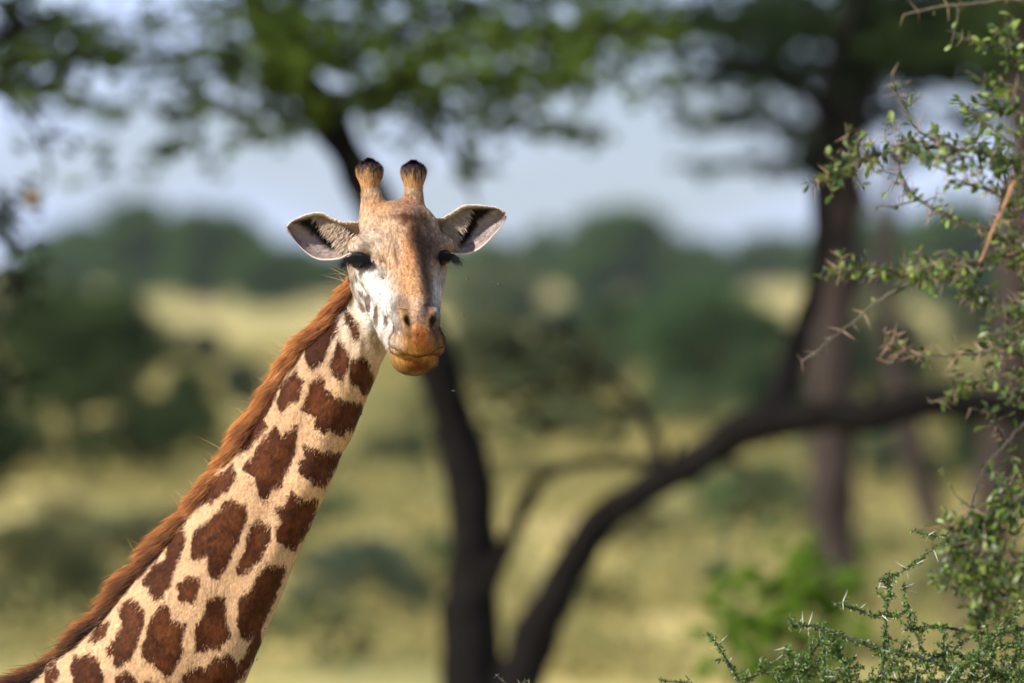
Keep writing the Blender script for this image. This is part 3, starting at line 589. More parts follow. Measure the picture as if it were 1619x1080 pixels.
def sdpoly(P, Q):
    d = np.full(len(P), 1e9); ins = np.zeros(len(P), bool); n = len(Q)
    for i in range(n):
        a, b = Q[i], Q[(i + 1) % n]; e = b - a; w = P - a; h = np.clip((w @ e) / (e @ e), 0, 1)
        d = np.minimum(d, np.sum((w - h[:, None] * e) ** 2, 1))
        c = (a[1] <= P[:, 1]) != (b[1] <= P[:, 1]); xi = a[0] + (P[:, 1] - a[1]) / (b[1] - a[1] + 1e-12) * e[0]; ins ^= c & (P[:, 0] < xi)
    return np.sqrt(d) * np.where(ins, -1, 1)
def polys(P, L):
    r = np.full(len(P), 99.0)
    for Q in L:
        m = (P[:, 0] > Q[:, 0].min() - 14) & (P[:, 0] < Q[:, 0].max() + 14) & (P[:, 1] > Q[:, 1].min() - 14) & (P[:, 1] < Q[:, 1].max() + 14)
        if m.any(): r[m] = np.minimum(r[m], sdpoly(P[m], Q))
    return r
def ss(x, a, b): t = np.clip((x - a) / (b - a), 0, 1); return t * t * (3 - 2 * t)
def coat(P, jitter=0.0):
    n = len(P); x, y, v = P[:, 0], P[:, 1], P[:, 2]
    XY = np.stack([x, v], 1) + np.stack([fbm(P / (5., 9., 9.), 2, 21), fbm(P / (9., 9., 14.), 2, 22)], 1) * (3.4, 8.0)
    XN = XY; XY = P[:, [0, 2]] + np.stack([fbm(P / 6., 2, 21), fbm(P / 6., 2, 22)], 1) * (1.6, 2.6)
    if jitter: g_ = rng.normal(size=(n, 2)); XN = XN + g_ * (1.3, 5.0) * jitter; XY = XY + g_ * (.7, 1.5) * jitter
    big = fbm(P / 34.0, 3, 24)[:, None]; small = fbm(P / 5.0, 2, 25)[:, None]
    cream = lin((224, 180, 136)) * (1 + 0.10 * big + 0.10 * small); pale = lin((238, 222, 202)) * (1 + 0.06 * small)
    C = cream.copy()
    # paler towards the head and the chest side
    tp = ss(-(v - 600) - (605 - x) * 0.35, -60, 120)[:, None] * 0.75; C = C * (1 - tp) + pale * tp
    rs = (ss(P[:, 0] * 0.85 + P[:, 2] * 0.53, 838, 880) * 0.35)[:, None]; C = C * (1 - rs) + lin((205, 188, 172)) * rs
    head = ((v < 600) & (y < 60 - (v > 520) * 40) & (x > 540)) & ~((x < 612) & (v > 540)) & ~((x < 556) & (v > 440))
    dk = lin((78, 42, 22)) * (1 + 0.4 * big + 0.3 * small); dd = lin((102, 56, 28)) * (1 + .5 * big + .3 * small)
    nearside = y < 100
    d = np.where(nearside, polys(XN, PATCH), 99.0)
    # far side and trunk of the body: the same blotches as a cell pattern
    off = (~nearside) | (x < -20) | (v > 1100)
    if off.any():
        Po = P[off] / 92.0 + np.stack([fbm(P[off] / 40., 2, 30 + k) for k in range(3)], 1) * .25; I = np.floor(Po).astype(np.int64); f1 = np.full(len(Po), 9.); f2 = f1.copy()
        for a in (-1, 0, 1):
            for b in (-1, 0, 1):
                for c in (-1, 0, 1):
                    J = I + (a, b, c); q = J + np.stack([hash3(J[:, 0], J[:, 1], J[:, 2], s) for s in (1, 2, 3)], 1); e = np.linalg.norm(Po - q, axis=1)
                    f2 = np.minimum(f2, np.maximum(f1, e)); f1 = np.minimum(f1, e)
        d[off] = np.minimum(d[off], np.where(v[off] < 2050, (0.16 - (f2 - f1)) * 60, 9)); d[off & head] = 99
    m = ss(-d, -3.8, -1.2)[:, None]
    core = ss(-d, -2, 14)[:, None] * np.clip(.5 + 1.5 * big + .8 * small, 0, 1); pc = dk * (1 - core * 0.8) + dd * core * 0.8
    C = C * (1 - m) + pc * m
    # ---- head
    H = lin((186, 152, 122)) * (1 + 0.34 * small + 0.22 * big)
    fs = fbm(P * (0.42, 0.2, 0.11), 3, 44)[:, None]; H = H * (1 + .38 * fs)
    def bl(cx, cv, rx, rv, ang, col, al, pw=1.0):
        nonlocal H
        ca, sa = math.cos(math.radians(ang)), math.sin(math.radians(ang)); u, w = XY[:, 0] - cx, XY[:, 1] - cv
        q = ((u * ca + w * sa) / rx) ** 2 + ((-u * sa + w * ca) / rv) ** 2; a = (np.exp(-q ** pw) * al)[:, None]; H = H * (1 - a) + lin(col) * a
    bl(585, 380, 26, 24, 0, (196, 178, 160), .8); bl(700, 385, 24, 30, 0, (150, 128, 112), .8); bl(600, 350, 30, 18, 20, (208, 172, 138), .6)
    bl(640, 320, 50, 14, 0, (160, 104, 62), .6); bl(600, 325, 22, 14, 0, (206, 150, 92), .6)
    bl(598, 480, 34, 62, -22, (230, 222, 214), 1.0, 2); bl(572, 470, 20, 60, 0, (240, 230, 220), .9, 2); bl(605, 440, 16, 22, -30, (226, 214, 202), .7)
    bl(692, 470, 9, 40, 0, (225, 220, 220), .95, 2); bl(700, 440, 9, 20, 0, (190, 178, 170), .8)
    bl(652, 450, 21, 44, -14, (200, 146, 96), .8, 1.5); bl(650, 395, 13, 30, -8, (196, 130, 74), .8); bl(620, 420, 10, 26, -12, (212, 168, 124), .6)
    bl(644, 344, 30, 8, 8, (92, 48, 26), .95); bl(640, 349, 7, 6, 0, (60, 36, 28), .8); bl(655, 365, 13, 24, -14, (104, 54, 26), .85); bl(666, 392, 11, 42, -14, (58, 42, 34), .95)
    bl(677, 388, 18, 30, -20, (84, 66, 56), .9); bl(626, 402, 3.5, 22, -8, (92, 66, 50), .85); bl(611, 400, 5, 6, 0, (130, 98, 76), .6); bl(675, 442, 8, 42, -12, (70, 52, 44), .9)  # pigment streak right of the ridge, widened to paint shade on that side
    bl(622, 450, 2.2, 14, 10, (150, 100, 60), .6); bl(618, 425, 2, 12, -30, (160, 120, 90), .5); bl(628, 365, 30, 4, -25, (150, 116, 88), .45); bl(603, 384, 22, 3, 25, (150, 124, 104), .5)
    bl(634, 484, 18, 18, 0, (108, 94, 88), .95, 1.6); bl(660, 480, 9, 14, 0, (206, 172, 142), .8); bl(675, 492, 12, 18, 0, (84, 70, 64), .95, 1.5); bl(662, 504, 5, 12, 0, (70, 56, 52), .8); bl(630, 508, 9, 16, 0, (140, 122, 114), .8)
    bl(690, 505, 10, 22, 0, (92, 74, 64), .85)
    bl(642, 500, 9, 19, -20, (206, 158, 92), .9, 1.5); bl(683, 505, 6, 16, 0, (170, 122, 72), .8)
    bl(662, 536, 36, 23, 0, (196, 132, 62), 1.0, 2); bl(666, 530, 15, 20, 0, (160, 86, 30), .85, 1.5); bl(655, 565, 40, 22, 0, (186, 124, 58), 1.0, 2.5); bl(622, 543, 17, 15, 0, (226, 200, 172), .9, 1.5)
    bl(692, 536, 15, 18, 0, (142, 104, 76), .85); bl(650, 556, 26, 5, 12, (222, 178, 118), .7); bl(612, 540, 8, 12, 0, (232, 222, 214), .9, 2); bl(625, 562, 14, 8, 20, (214, 176, 100), .7); bl(662, 577, 26, 11, 0, (104, 56, 24), .9, 1.5)  # lower-lip centre: brown skin with the upper lip's shadow painted in
    bl(642, 524, 13, 4, 30, (110, 92, 84), .8); bl(686, 524, 9, 7, -20, (60, 46, 42), .8)
    bl(645, 507, 5.0, 11, -22, (12, 9, 8), 1, 2.5); bl(685, 506, 5.5, 11, 10, (12, 9, 8), 1, 2.5); bl(657, 527, 7, 3, 40, (60, 46, 40), .7)
    bl(567, 413, 20, 11, 5, (20, 15, 14), 1, 2.5); bl(552, 405, 10, 4, 15, (30, 24, 22), .9, 2); bl(702, 407, 17, 9, 0, (20, 15, 14), 1, 2.5); bl(558, 395, 12, 5, 0, (236, 224, 214), .8)
    bl(575, 425, 8, 4, 0, (120, 100, 92), .7); bl(556, 455, 4, 22, 6, (96, 72, 56), .7)
    sp = ss(-polys(XY, SPOT), -1.0, 1.4)[:, None] * (y < 90)[:, None]; H = H * (1 - sp * .9) + lin((112, 86, 76)) * sp * .9
    pores = (np.exp(-((x - 664) / 20) ** 2 - ((v - 536) / 16) ** 2) * (hash3((x / 2.4).astype(np.int64), (y / 2.4).astype(np.int64), (v / 2.4).astype(np.int64), 5) > .86))[:, None]; H = H * (1 - pores * .7)
    wv = (ss(560 - v + (x - 600) * .6, -6, 10) * ss(x - (548 + (v > 440) * (v - 440) * .38), -3, 5) * ss(70 - y, 0, 20))
    wv = np.maximum(wv, ((v < 600) & (y < 5) & (x > 606)) * 1.0) * (v < 600)
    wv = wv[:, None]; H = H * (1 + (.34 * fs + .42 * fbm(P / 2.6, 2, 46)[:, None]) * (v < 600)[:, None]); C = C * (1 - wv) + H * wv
    # streaked hair tone
    st = fbm(P * (0.55, 0.3, 0.10), 2, 40)[:, None]; C = C * (1 + 0.26 * st)
    hoof = (v > 2462); C[hoof] = (0.02, 0.018, 0.016); tl = (x < -880) & (v > 1720); C[tl] = (0.02, 0.014, 0.01)
    return np.clip(C * ALB, 0.004, 0.86)
ALB = 0.86
giraffe = empty('giraffe', (float(G2W(np.array([[-430, 90, 0]]))[0][0]), GY + 90 * U, 0.0))
tag(giraffe, 'giraffe looking at the camera, its long blotched neck rising from the lower left', 'giraffe')
M_SKIN = mat_vcol('giraffe_coat', 0.7, 0.08, jitter=0.10, scale=120, bump=0.25)
M_HAIR = mat_vcol('giraffe_hair', 0.6, 0.10)
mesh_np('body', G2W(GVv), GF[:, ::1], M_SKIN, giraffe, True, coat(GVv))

def to_world_dir(d): return nrm(np.stack([d[:, 0], d[:, 1], -d[:, 2]], 1))
def blades(R, D, L, Wd, col, Nrm, name, curve=None, seg=2, mat=None, tip=0.25, side=None, parent=None):
    """hair as thin tapering ribbons: roots R, unit directions D, lengths, widths (giraffe units)"""
    n = len(R); S_ = nrm(np.cross(D, Nrm)) if side is None else side
    rows = []
    for i in range(seg + 1):
        t = i / seg; c = R + D * (L * t)[:, None] + (0 if curve is None else curve * (t * t)) 
        w = (Wd * (1 - t * (1 - tip)) * .5)[:, None]
        if i == seg: rows.append(c[:, None])
        else: rows.append(np.stack([c - S_ * w, c + S_ * w], 1))
    V = np.concatenate(rows, 1); k = 2 * seg + 1; base = (np.arange(n) * k)[:, None]; Fs = []
    for i in range(seg - 1): Fs.append(base + np.array([[2 * i + 2, 2 * i + 3, 2 * i + 1, 2 * i]]))
    Fs.append(base + np.array([[k - 1, k - 2, k - 3]])); Fl = [np.vstack(Fs[:-1])] if seg > 1 else []; Fl.append(Fs[-1])
    Nw = to_world_dir(Nrm)
    o = mesh_np(name, G2W(V.reshape(-1, 3)), Fl, mat or M_HAIR, parent or giraffe, True, np.repeat(col, k, 0), normals=np.repeat(Nw, k, 0)); o['kind'] = 'stuff'; return o
# short coat
def short_coat():
    a, b, c, d = (GVv[GF[:, i]] for i in range(4)); ar = np.linalg.norm(np.cross(c - a, d - b), axis=1) * .5; ctr = (a + b + c + d) / 4
    vis = (ctr[:, 0] > -40) & (ctr[:, 2] < 1105); Nf = nrm(GN[GF[:, 0]] + GN[GF[:, 2]]); wgt = ar * vis * np.where(Nf[:, 1] < 0.35, 1.0, 0.12) * np.where(ctr[:, 2] < 600, 1.5, 1)
    n = 210000; f = rng.choice(len(GF), n, p=wgt / wgt.sum()); u = rng.random((n, 1)); w = rng.random((n, 1))
    R = (a[f] * (1 - u) + b[f] * u) * (1 - w) + (d[f] * (1 - u) + c[f] * u) * w; N = Nf[f]
    hd = (R[:, 2] < 600) & (R[:, 1] < 60) & (R[:, 0] > 548 + np.clip(R[:, 2] - 440, 0, None) * .3)
    D = np.tile(np.array([[-0.50, 0.0, 0.86]]), (n, 1)); D[hd] = (0.12, -0.3, 0.9); uw = (ss(360 - R[:, 2], -30, 30) * hd)[:, None]; D = D * (1 - uw) + np.array([[0.15, 0.4, -0.75]]) * uw
    mz = hd & (R[:, 2] > 515); D[mz] = nrm(R[mz] - (660, -60, 500)) 
    D = D + rng.normal(size=D.shape) * 0.22 + np.stack([fbm(R / 22., 2, 51 + k) for k in range(3)], 1) * .35
    D = nrm(D - N * np.sum(D * N, 1)[:, None]); D = nrm(D + N * rng.uniform(0.12, 0.42, (n, 1)))
    L = rng.uniform(3.0, 6.5, n) * np.where(mz, 1.7, np.where(hd, 0.72, 1.0)) * np.where((R[:, 2] < 330), 1.2, 1)
    eye = (abs(R[:, 0] - 566) < 15) & (abs(R[:, 2] - 410) < 6) | (abs(R[:, 0] - 701) < 14) & (abs(R[:, 2] - 406) < 6) & hd; L[eye] = .5
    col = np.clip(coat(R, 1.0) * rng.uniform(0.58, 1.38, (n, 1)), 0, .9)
    blades(R, D, L, rng.uniform(0.45, 0.85, n), col, nrm(N + rng.normal(size=N.shape) * .18), 'short_coat_hair', seg=1)
short_coat()
# mane: runs down the back of the neck, which is its left outline here
from mathutils.bvhtree import BVHTree
def mane():
    crest = np.array([(552, 96, 425), (541, 96, 447), (509, 92, 500), (468, 90, 538), (437, 88, 585), (405, 88, 640), (374, 86, 692), (325, 85, 755), (294, 84, 797), (263, 83, 839), (234, 82, 875), (205, 82, 910), (170, 82, 959), (112, 82, 1009), (54, 82, 1053), (8, 82, 1076), (-50, 84, 1098), (-120, 86, 1115)], float)
    K = spline(crest, 1200)
    Tk = nrm(np.gradient(K, axis=0)); Ok = nrm(np.stack([-Tk[:, 2], np.zeros(1200), Tk[:, 0]], 1)); Ok[Ok[:, 0] > 0] *= -1; off = np.zeros(1200); kk = np.arange(0, 1200, 24)
    band = GVv[(GVv[:, 1] > 60) & (GVv[:, 1] < 112) & (GVv[:, 0] > -160) & (GVv[:, 0] < 600)]
    for q in kk:
        r = band - K[q]; m = (abs(r @ Tk[q]) < 5) & (np.linalg.norm(r, axis=1) < 70); off[q] = np.max(r[m] @ Ok[q]) if m.any() else 0
    offs = np.interp(np.arange(1200), kk, np.convolve(np.pad(off[kk], 2, 'edge'), np.ones(5) / 5, 'valid')); K = K + Ok * np.clip(offs - 3, -12, 14)[:, None]; n = 40000; i = rng.integers(0, 1195, n); t = i / 1200.0; P = K[i]; T = nrm(K[i + 4] - K[i])
    O = nrm(np.stack([T[:, 2] * -1, np.zeros(n), T[:, 0]], 1)); O[O[:, 0] > 0] *= -1          # outwards from the neck
    yy = rng.uniform(-1, 1, n) * 26 - 5
    inn = 8 + (yy / 12) ** 2 * 2.2 * 1.0
    R = P + np.stack([0 * yy, yy, 0 * yy], 1) - O * (inn + rng.random(n) * 4 - 6)[:, None]
    cl = fbm(np.stack([t * 260, yy / 6, 0 * t], 1), 2, 61); cl2 = fbm(np.stack([t * 60, yy / 14, 0 * t], 1), 2, 62); cl3 = fbm(np.stack([t * 22, 0 * t, 0 * t], 1), 2, 63)
    D = T * (0.75 + .1 * cl2[:, None]) + O * (0.66 + 0.35 * cl[:, None] + .25 * cl3[:, None]) + np.stack([0 * t, 0.30 * cl + 0.012 * yy - 0.06, 0 * t], 1) + rng.normal(size=(n, 3)) * .10
    D = nrm(D); L = (30 + 14 * cl + 12 * cl3 + rng.normal(size=n) * 4) * (0.75 + 0.5 * np.sin(np.pi * np.clip(t * 1.1, 0, 1))) * np.where(rng.random(n) < .03, 1.35, 1)
    L = np.clip(L * .88, 9, 52) * (1 + .55 * ss(t, .55, .85)) * np.clip(t * 14 + .35, 0, 1)
    cv = (T * 0.34 - O * (0.22 - .12 * ss(t, .55, .85)[:, None])) * L[:, None] + np.stack([0 * t, cl2 * .22, 0 * t], 1) * L[:, None]
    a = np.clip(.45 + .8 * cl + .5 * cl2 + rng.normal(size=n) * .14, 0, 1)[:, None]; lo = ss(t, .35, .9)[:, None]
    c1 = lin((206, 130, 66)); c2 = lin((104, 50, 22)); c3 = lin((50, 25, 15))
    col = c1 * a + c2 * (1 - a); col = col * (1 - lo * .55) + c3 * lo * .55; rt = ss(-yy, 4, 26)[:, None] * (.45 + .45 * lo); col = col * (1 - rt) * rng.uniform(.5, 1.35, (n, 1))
    N = nrm(O * .8 + np.stack([0 * t, np.clip(yy / 18 - .5, -1.1, .6), 0 * t], 1) + rng.normal(size=(n, 3)) * .3)
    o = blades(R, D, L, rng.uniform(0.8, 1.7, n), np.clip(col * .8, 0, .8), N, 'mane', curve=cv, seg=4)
    # loose pale hairs standing off the crest
    m = 260; i = rng.integers(0, 1000, m); P = K[i]; T = nrm(K[i + 4] - K[i]); O = nrm(np.stack([-T[:, 2], np.zeros(m), T[:, 0]], 1)); O[O[:, 0] > 0] *= -1
    D = nrm(O + T * rng.normal(size=(m, 1)) * .6 + rng.normal(size=(m, 3)) * .35); L = rng.uniform(28, 46, m)
    blades(P, D, L, np.full(m, .5), np.tile(lin((205, 160, 110)), (m, 1)) * .8, O, 'stray_hair', curve=rng.normal(size=(m, 3)) * 7, seg=4)
mane()
# ---- ears
M_EAR = mat_vcol('ear_skin', 0.7, 0.15, jitter=0.22, scale=90, bump=0.3)
def ear(upper, lower, y0, ytip, cup, lab, sgn):
    """upper / lower: rim curves from base to tip (x, v)"""
    nu, nv = 44, 26; Up = spline(upper, nu); Lo = spline(lower, nu); s = np.linspace(0, 1, nv); t = np.linspace(0, 1, nu)
    depth = y0 + (ytip - y0) * t[:, None] + cup * (np.sin(np.pi * s)[None, :] ** 0.8) * np.sin(np.pi * np.clip(t * .93 + .07, 0, 1))[:, None] ** 0.7
    rimf = -10 * np.exp(-(s / .08) ** 2)[None, :] * np.sin(np.pi * t)[:, None]
    X = Up[:, None, 0] * (1 - s[None, :, None][..., 0]) + Lo[:, None, 0] * s[None]; Vv = Up[:, None, 1] * (1 - s[None]) + Lo[:, None, 1] * s[None]
    F3 = np.stack([X, depth + rimf, Vv], -1); B3 = F3.copy(); th = 3.2 * np.sin(np.pi * np.clip(s, .0, 1))[None] + .8; B3[..., 1] += th
    B3[..., 1] += 1.2; ctr = F3.mean(1, keepdims=True); B3[..., [0, 2]] += (F3[..., [0, 2]] - ctr[..., [0, 2]]) * .03
    i = np.arange(nu - 1)[:, None] * nv; j = np.arange(nv - 1)[None]; Q = np.stack([i + j, i + j + 1, i + nv + j + 1, i + nv + j], -1).reshape(-1, 4); N0 = nu * nv
    rim = list(range(0, N0, nv)) + [N0 - nv + q for q in range(1, nv)] + [N0 - 1 - nv * q for q in range(1, nu)]
    rim = np.array(rim); rq = np.stack([rim[:-1], rim[1:], rim[1:] + N0, rim[:-1] + N0], 1)
    V = np.vstack([F3.reshape(-1, 3), B3.reshape(-1, 3)]); T_, S_ = np.meshgrid(t, s, indexing='ij'); T_, S_ = T_.ravel(), S_.ravel(); P = V[:N0]
    g = fbm(P / 6., 3, 70)[:, None]
    c = lin((168, 150, 142)) * (1 + .25 * g) * np.ones((N0, 3))
    edge = np.clip(np.exp(-((S_ - 1) / .10) ** 2) + np.exp(-((T_ - 1) / .10) ** 2), 0, 1)[:, None]; c = c * (1 - edge * .5) + lin((120, 84, 66)) * edge * .5
    low = (np.exp(-((S_ - .82) / .14) ** 2) * (g[:, 0] > .05))[:, None]; c = c * (1 - low * .45)
    tb = .56 - .42 * S_; wd = .34 - .12 * S_ + .05 * fbm(P / 7., 2, 71); dk = (ss(T_ - tb, -.08, 0) * ss(-(T_ - tb), -wd - .05, -wd + .05) * ss(S_, .02, .14) * ss(-S_, -.88, -.72))[:, None]; fl = ss(tb - T_, 0, .05)[:, None]; c = c * (1 - fl) + lin((196, 166, 140)) * (1 + .3 * g) * fl; c = c * (1 - dk) + lin((14, 11, 11)) * dk
    rimc = np.clip(np.exp(-(S_ / .035) ** 2) + np.exp(-((S_ - 1) / .02) ** 2) + np.exp(-((T_ - 1) / .02) ** 2), 0, 1)[:, None]; c = c * (1 - rimc) + lin((240, 225, 210)) * rimc
    cb = np.tile(lin((214, 176, 140)), (N0, 1)); C = np.clip(np.vstack([c, cb]) * ALB, 0, .85)
    o = mesh_np('ear', G2W(V), [np.vstack([Q, Q[:, ::-1] + N0, rq])], M_EAR, giraffe, True, C); o['label'] = lab
    # hair: fringe growing from the head side across the dark hollow, short fluff elsewhere
    n = 5200; a = rng.random(n); b = rng.random(n); ii = (a * (nu - 2)).astype(int); jj = (b * (nv - 2)).astype(int); R = F3[ii, jj] * (1 - rng.random((n, 1))) ** 0 + rng.normal(size=(n, 3)) * (.6, .3, .6)
    R[:, 1] -= .2; cc = c.reshape(nu, nv, 3)[ii, jj]; D = nrm(np.tile(np.array([[sgn * .7, -.35, .25]]), (n, 1)) + rng.normal(size=(n, 3)) * .35)
    blades(R, D, rng.uniform(2, 5, n) * np.where(cc.mean(1) < .02, .25, 1), rng.uniform(.4, .8, n), np.clip(cc * ALB * rng.uniform(.7, 1.3, (n, 1)), 0, .9), np.tile(np.array([[0, -1., -.2]]), (n, 1)), 'ear_fluff', seg=1, parent=o)
    m = 900; q = rng.random(m) * .85; a = np.clip(.56 + .08 - .42 * q - rng.random(m) ** 1.2 * .34, .10, .6); Ub = Up[(a * (nu - 1)).astype(int)]; lowp = Lo[(a * (nu - 1)).astype(int)]
    q = q[:, None]; XYb = Ub * (1 - q) + lowp * q; R = np.stack([XYb[:, 0], np.full(m, y0 + 4.0) + 3 * np.sin(np.pi * q[:, 0]), XYb[:, 1]], 1)
    D = nrm(np.tile(np.array([[sgn * .62, -.12, .62]]), (m, 1)) + rng.normal(size=(m, 3)) * .22); L = rng.uniform(4, 12, m)
    tone = rng.uniform(.5, 1.15, (m, 1)); blades(R, D, L, rng.uniform(.8, 1.5, m), np.clip(lin((208, 182, 158)) * tone * ALB, 0, .9), np.tile(np.array([[-.3, -1., -.5]]), (m, 1)), 'ear_fringe', curve=np.stack([sgn * 2 + 0 * L, -2 + 0 * L, 3 + 0 * L], 1), seg=3, parent=o)
ear([(578, 352), (556, 351), (540, 350), (524, 344), (510, 337), (494, 337), (474, 343), (459, 351), (453, 359)], [(578, 386), (560, 396), (548, 403), (536, 409), (518, 411), (500, 409), (482, 398), (464, 378), (453, 359)], 34, 30, 30, 'ear on the left of the picture, white rimmed with black hollow', -1)
ear([(668, 348), (686, 346), (700, 344), (716, 335), (730, 326), (745, 324), (765, 325), (788, 329), (800, 338)], [(680, 384), (698, 394), (712, 400), (728, 402), (744, 400), (762, 390), (780, 372), (794, 355), (800, 338)], 52, 44, 30, 'ear on the right of the picture, mostly in shade', 1)
# ---- ossicones
def ossicone(base, tipp, prof, lab):
    b = np.array(base, float); tp = np.array(tipp, float); n = len(prof); t = np.linspace(0, 1, n)
    P = b + (tp - b) * t[:, None]; Q = spline(np.column_stack([P, prof]), 26); V, Fs = tube(Q[:, :3], Q[:, 3], 20, 0.06, 4)
    def oc(V):
        g = ss(-(V[:, 2]) + fbm(V / (2.0, 2.0, 18.), 2, 80) * 20, -(tp[2] + 36), -(tp[2] + 12))[:, None]
        st = fbm(V / (1.6, 1.6, 16.), 2, 81)[:, None]; c = lin((186, 138, 88)) * (1 + .6 * st)
        dkk = (ss(st, .12, .4) * ss(tp[2] + 42 - V[:, 2:3], 0, 18)); c = c * (1 - dkk * .8)
        return np.clip((c * (1 - g) + lin((52, 42, 40)) * g) * ALB, .003, .8)
    o = mesh_np('ossicone', G2W(V), Fs, M_SKIN, giraffe, True, oc(V)); o['label'] = lab
    m = 7000; k = rng.random(m) ** .8 * 24.9; i = k.astype(int); f = (k - i)[:, None]; q = Q[i] * (1 - f) + Q[i + 1] * f; an = rng.random(m) * 2 * np.pi
    N = np.stack([np.cos(an), np.sin(an), 0 * an], 1); R = q[:, :3] + N * q[:, 3:4]; ax = nrm((tp - b)[None])
    tt = (k / 25)[:, None]; N2 = nrm(N * (1.05 - tt ** 3) + ax * (tt ** 4) * 1.4); D = nrm(ax * 1.0 + N * (.25 + .75 * tt ** 3 * (q[:, 3:4] / 20)) + rng.normal(size=(m, 3)) * .16)
    blades(R, D, rng.uniform(4, 9, m) * (1 - .35 * tt[:, 0]), rng.uniform(.5, 1.0, m), np.clip(oc(R) * rng.uniform(.6, 1.35, (m, 1)), 0, .8), N2, 'ossicone_hair', seg=2, parent=o)
ossicone((586, 42, 322), (583, 50, 252), [15, 14.5, 13.5, 14.5, 17.5, 20.5, 20.5, 15, 2], 'horn on the left of the picture with rounded black top')
ossicone((654, 46, 318), (653, 54, 255), [15, 14.5, 13.5, 14.5, 17.5, 19.5, 19.5, 14, 2], 'horn on the right of the picture with ragged black top')
# ---- eyes and lashes
M_EYE = mat_plain('wet_dark_eye', (0.012, 0.008, 0.006), 0.08, 0.2, 30, 0.6)
def eye(c, r, sgn, lab):
    an = np.linspace(0, np.pi, 14); P = np.array(c, float) + np.stack([0 * an, 0 * an, -np.cos(an) * r], 1); V, Fs = tube(P, np.sin(an) * r + .05, 20)
    o = mesh_np('eye', G2W(V), Fs, M_EYE, giraffe); o['label'] = lab
    # upper lid
    m = 360; a = rng.uniform(-1, 1, m); R = np.stack([c[0] + a * 17, c[1] - 11 - 6 * (1 - a * a) + rng.normal(size=m) * 1.0, c[2] - 3 - 3 * (1 - a * a) + rng.normal(size=m) * 1.0], 1)
    D = nrm(np.stack([a * .6 + sgn * .22, -.62 + 0 * a, .62 + .3 * rng.random(m)], 1) + rng.normal(size=(m, 3)) * .16)
    L = rng.uniform(8, 19, m) + np.where(a * sgn > .5, 7, 0)
    blades(R, D, L, rng.uniform(.6, 1.2, m), np.tile((.008, .007, .007), (m, 1)), np.tile(np.array([[0, -1., -.3]]), (m, 1)), 'eyelashes', curve=np.stack([a * 2, 0 * a - 2, 4 + 0 * a], 1), seg=3, parent=giraffe)
eye((566, -5, 411), 14, -1, 'left eye in the picture, half closed'); eye((701, 13, 407), 13, 1, 'right eye in the picture, half closed')
# ---- chin whiskers and beard fuzz
def whiskers():
    m = 1100; a = rng.uniform(-.2, 1.2, m) * np.pi; R = np.stack([658 + 38 * np.cos(a), -118 + rng.normal(size=m) * 12, 562 + 22 * np.sin(a)], 1); D = nrm(np.stack([np.cos(a), rng.normal(size=m) * .4 - .2, np.sin(a) + .2], 1))
    blades(R, D, rng.uniform(4, 12, m), np.full(m, .55), np.tile(lin((190, 140, 90)) * .7, (m, 1)), D, 'chin_whiskers', curve=rng.normal(size=(m, 3)) * 2, seg=2)
whiskers()
# ================================================================ thorn bushes in front, right
def leaf_mesh(name, L, Wd, mat, col, seed=0):
    t = np.array([0, .3, .62, .88, 1.0]); w = np.array([.04, .62, 1.0, .6, .0]) * Wd / 2; z = -np.array([0, .02, .07, .14, .2]) * L
    V = []; 
    for a, b, c in zip(t, w, z): V += [(a * L, -b, c + b * .35), (a * L, 0, c), (a * L, b, c + b * .35)]
    F = [(3 * i + j, 3 * i + 3 + j, 3 * i + 4 + j, 3 * i + 1 + j) for i in range(4) for j in (0, 1)]
    V = np.array(V); return V, np.array(F)
LV, LF = leaf_mesh('leaf', 1.0, .46, None, None)
def frames(D, rg):
    A = nrm(D); B = nrm(np.cross(A, rg.normal(size=A.shape))); return A, B, np.cross(A, B)
def place(V, pos, D, size, rg, up=0.0):
    """copies of a small mesh along directions D"""
    A, B, C_ = frames(D, rg)
    if up: C2 = nrm(C_ + np.array([[-.4, -.5, .7]]) * up * np.sign(rg.random((len(D), 1)) - .1)); B = nrm(np.cross(C2, A)); C_ = np.cross(A, B)
    return (pos[:, None] + (V[None, :, 0:1] * A[:, None] + V[None, :, 1:2] * B[:, None] + V[None, :, 2:3] * C_[:, None]) * size[:, None, None]), (A, B, C_)
from mathutils import Matrix
def single_objects(name, base_me_list, pos, fr, size, parent, rg):
    A, B, C_ = fr; loc = np.array(parent.location)
    for i in range(len(pos)):
        o = bpy.data.objects.new(name, base_me_list[rg.integers(len(base_me_list))]); COL.objects.link(o); o.parent = parent
        m = Matrix([[A[i][k] * size[i], B[i][k] * size[i], C_[i][k] * size[i], pos[i][k] - loc[k]] for k in range(3)] + [[0, 0, 0, 1]]); o.matrix_basis = m
THV, THF = tube(np.array([(0, 0, 0), (.5, 0, .012), (1, 0, .0)], float), np.array([.035, .022, .003]), 5, cap=False)
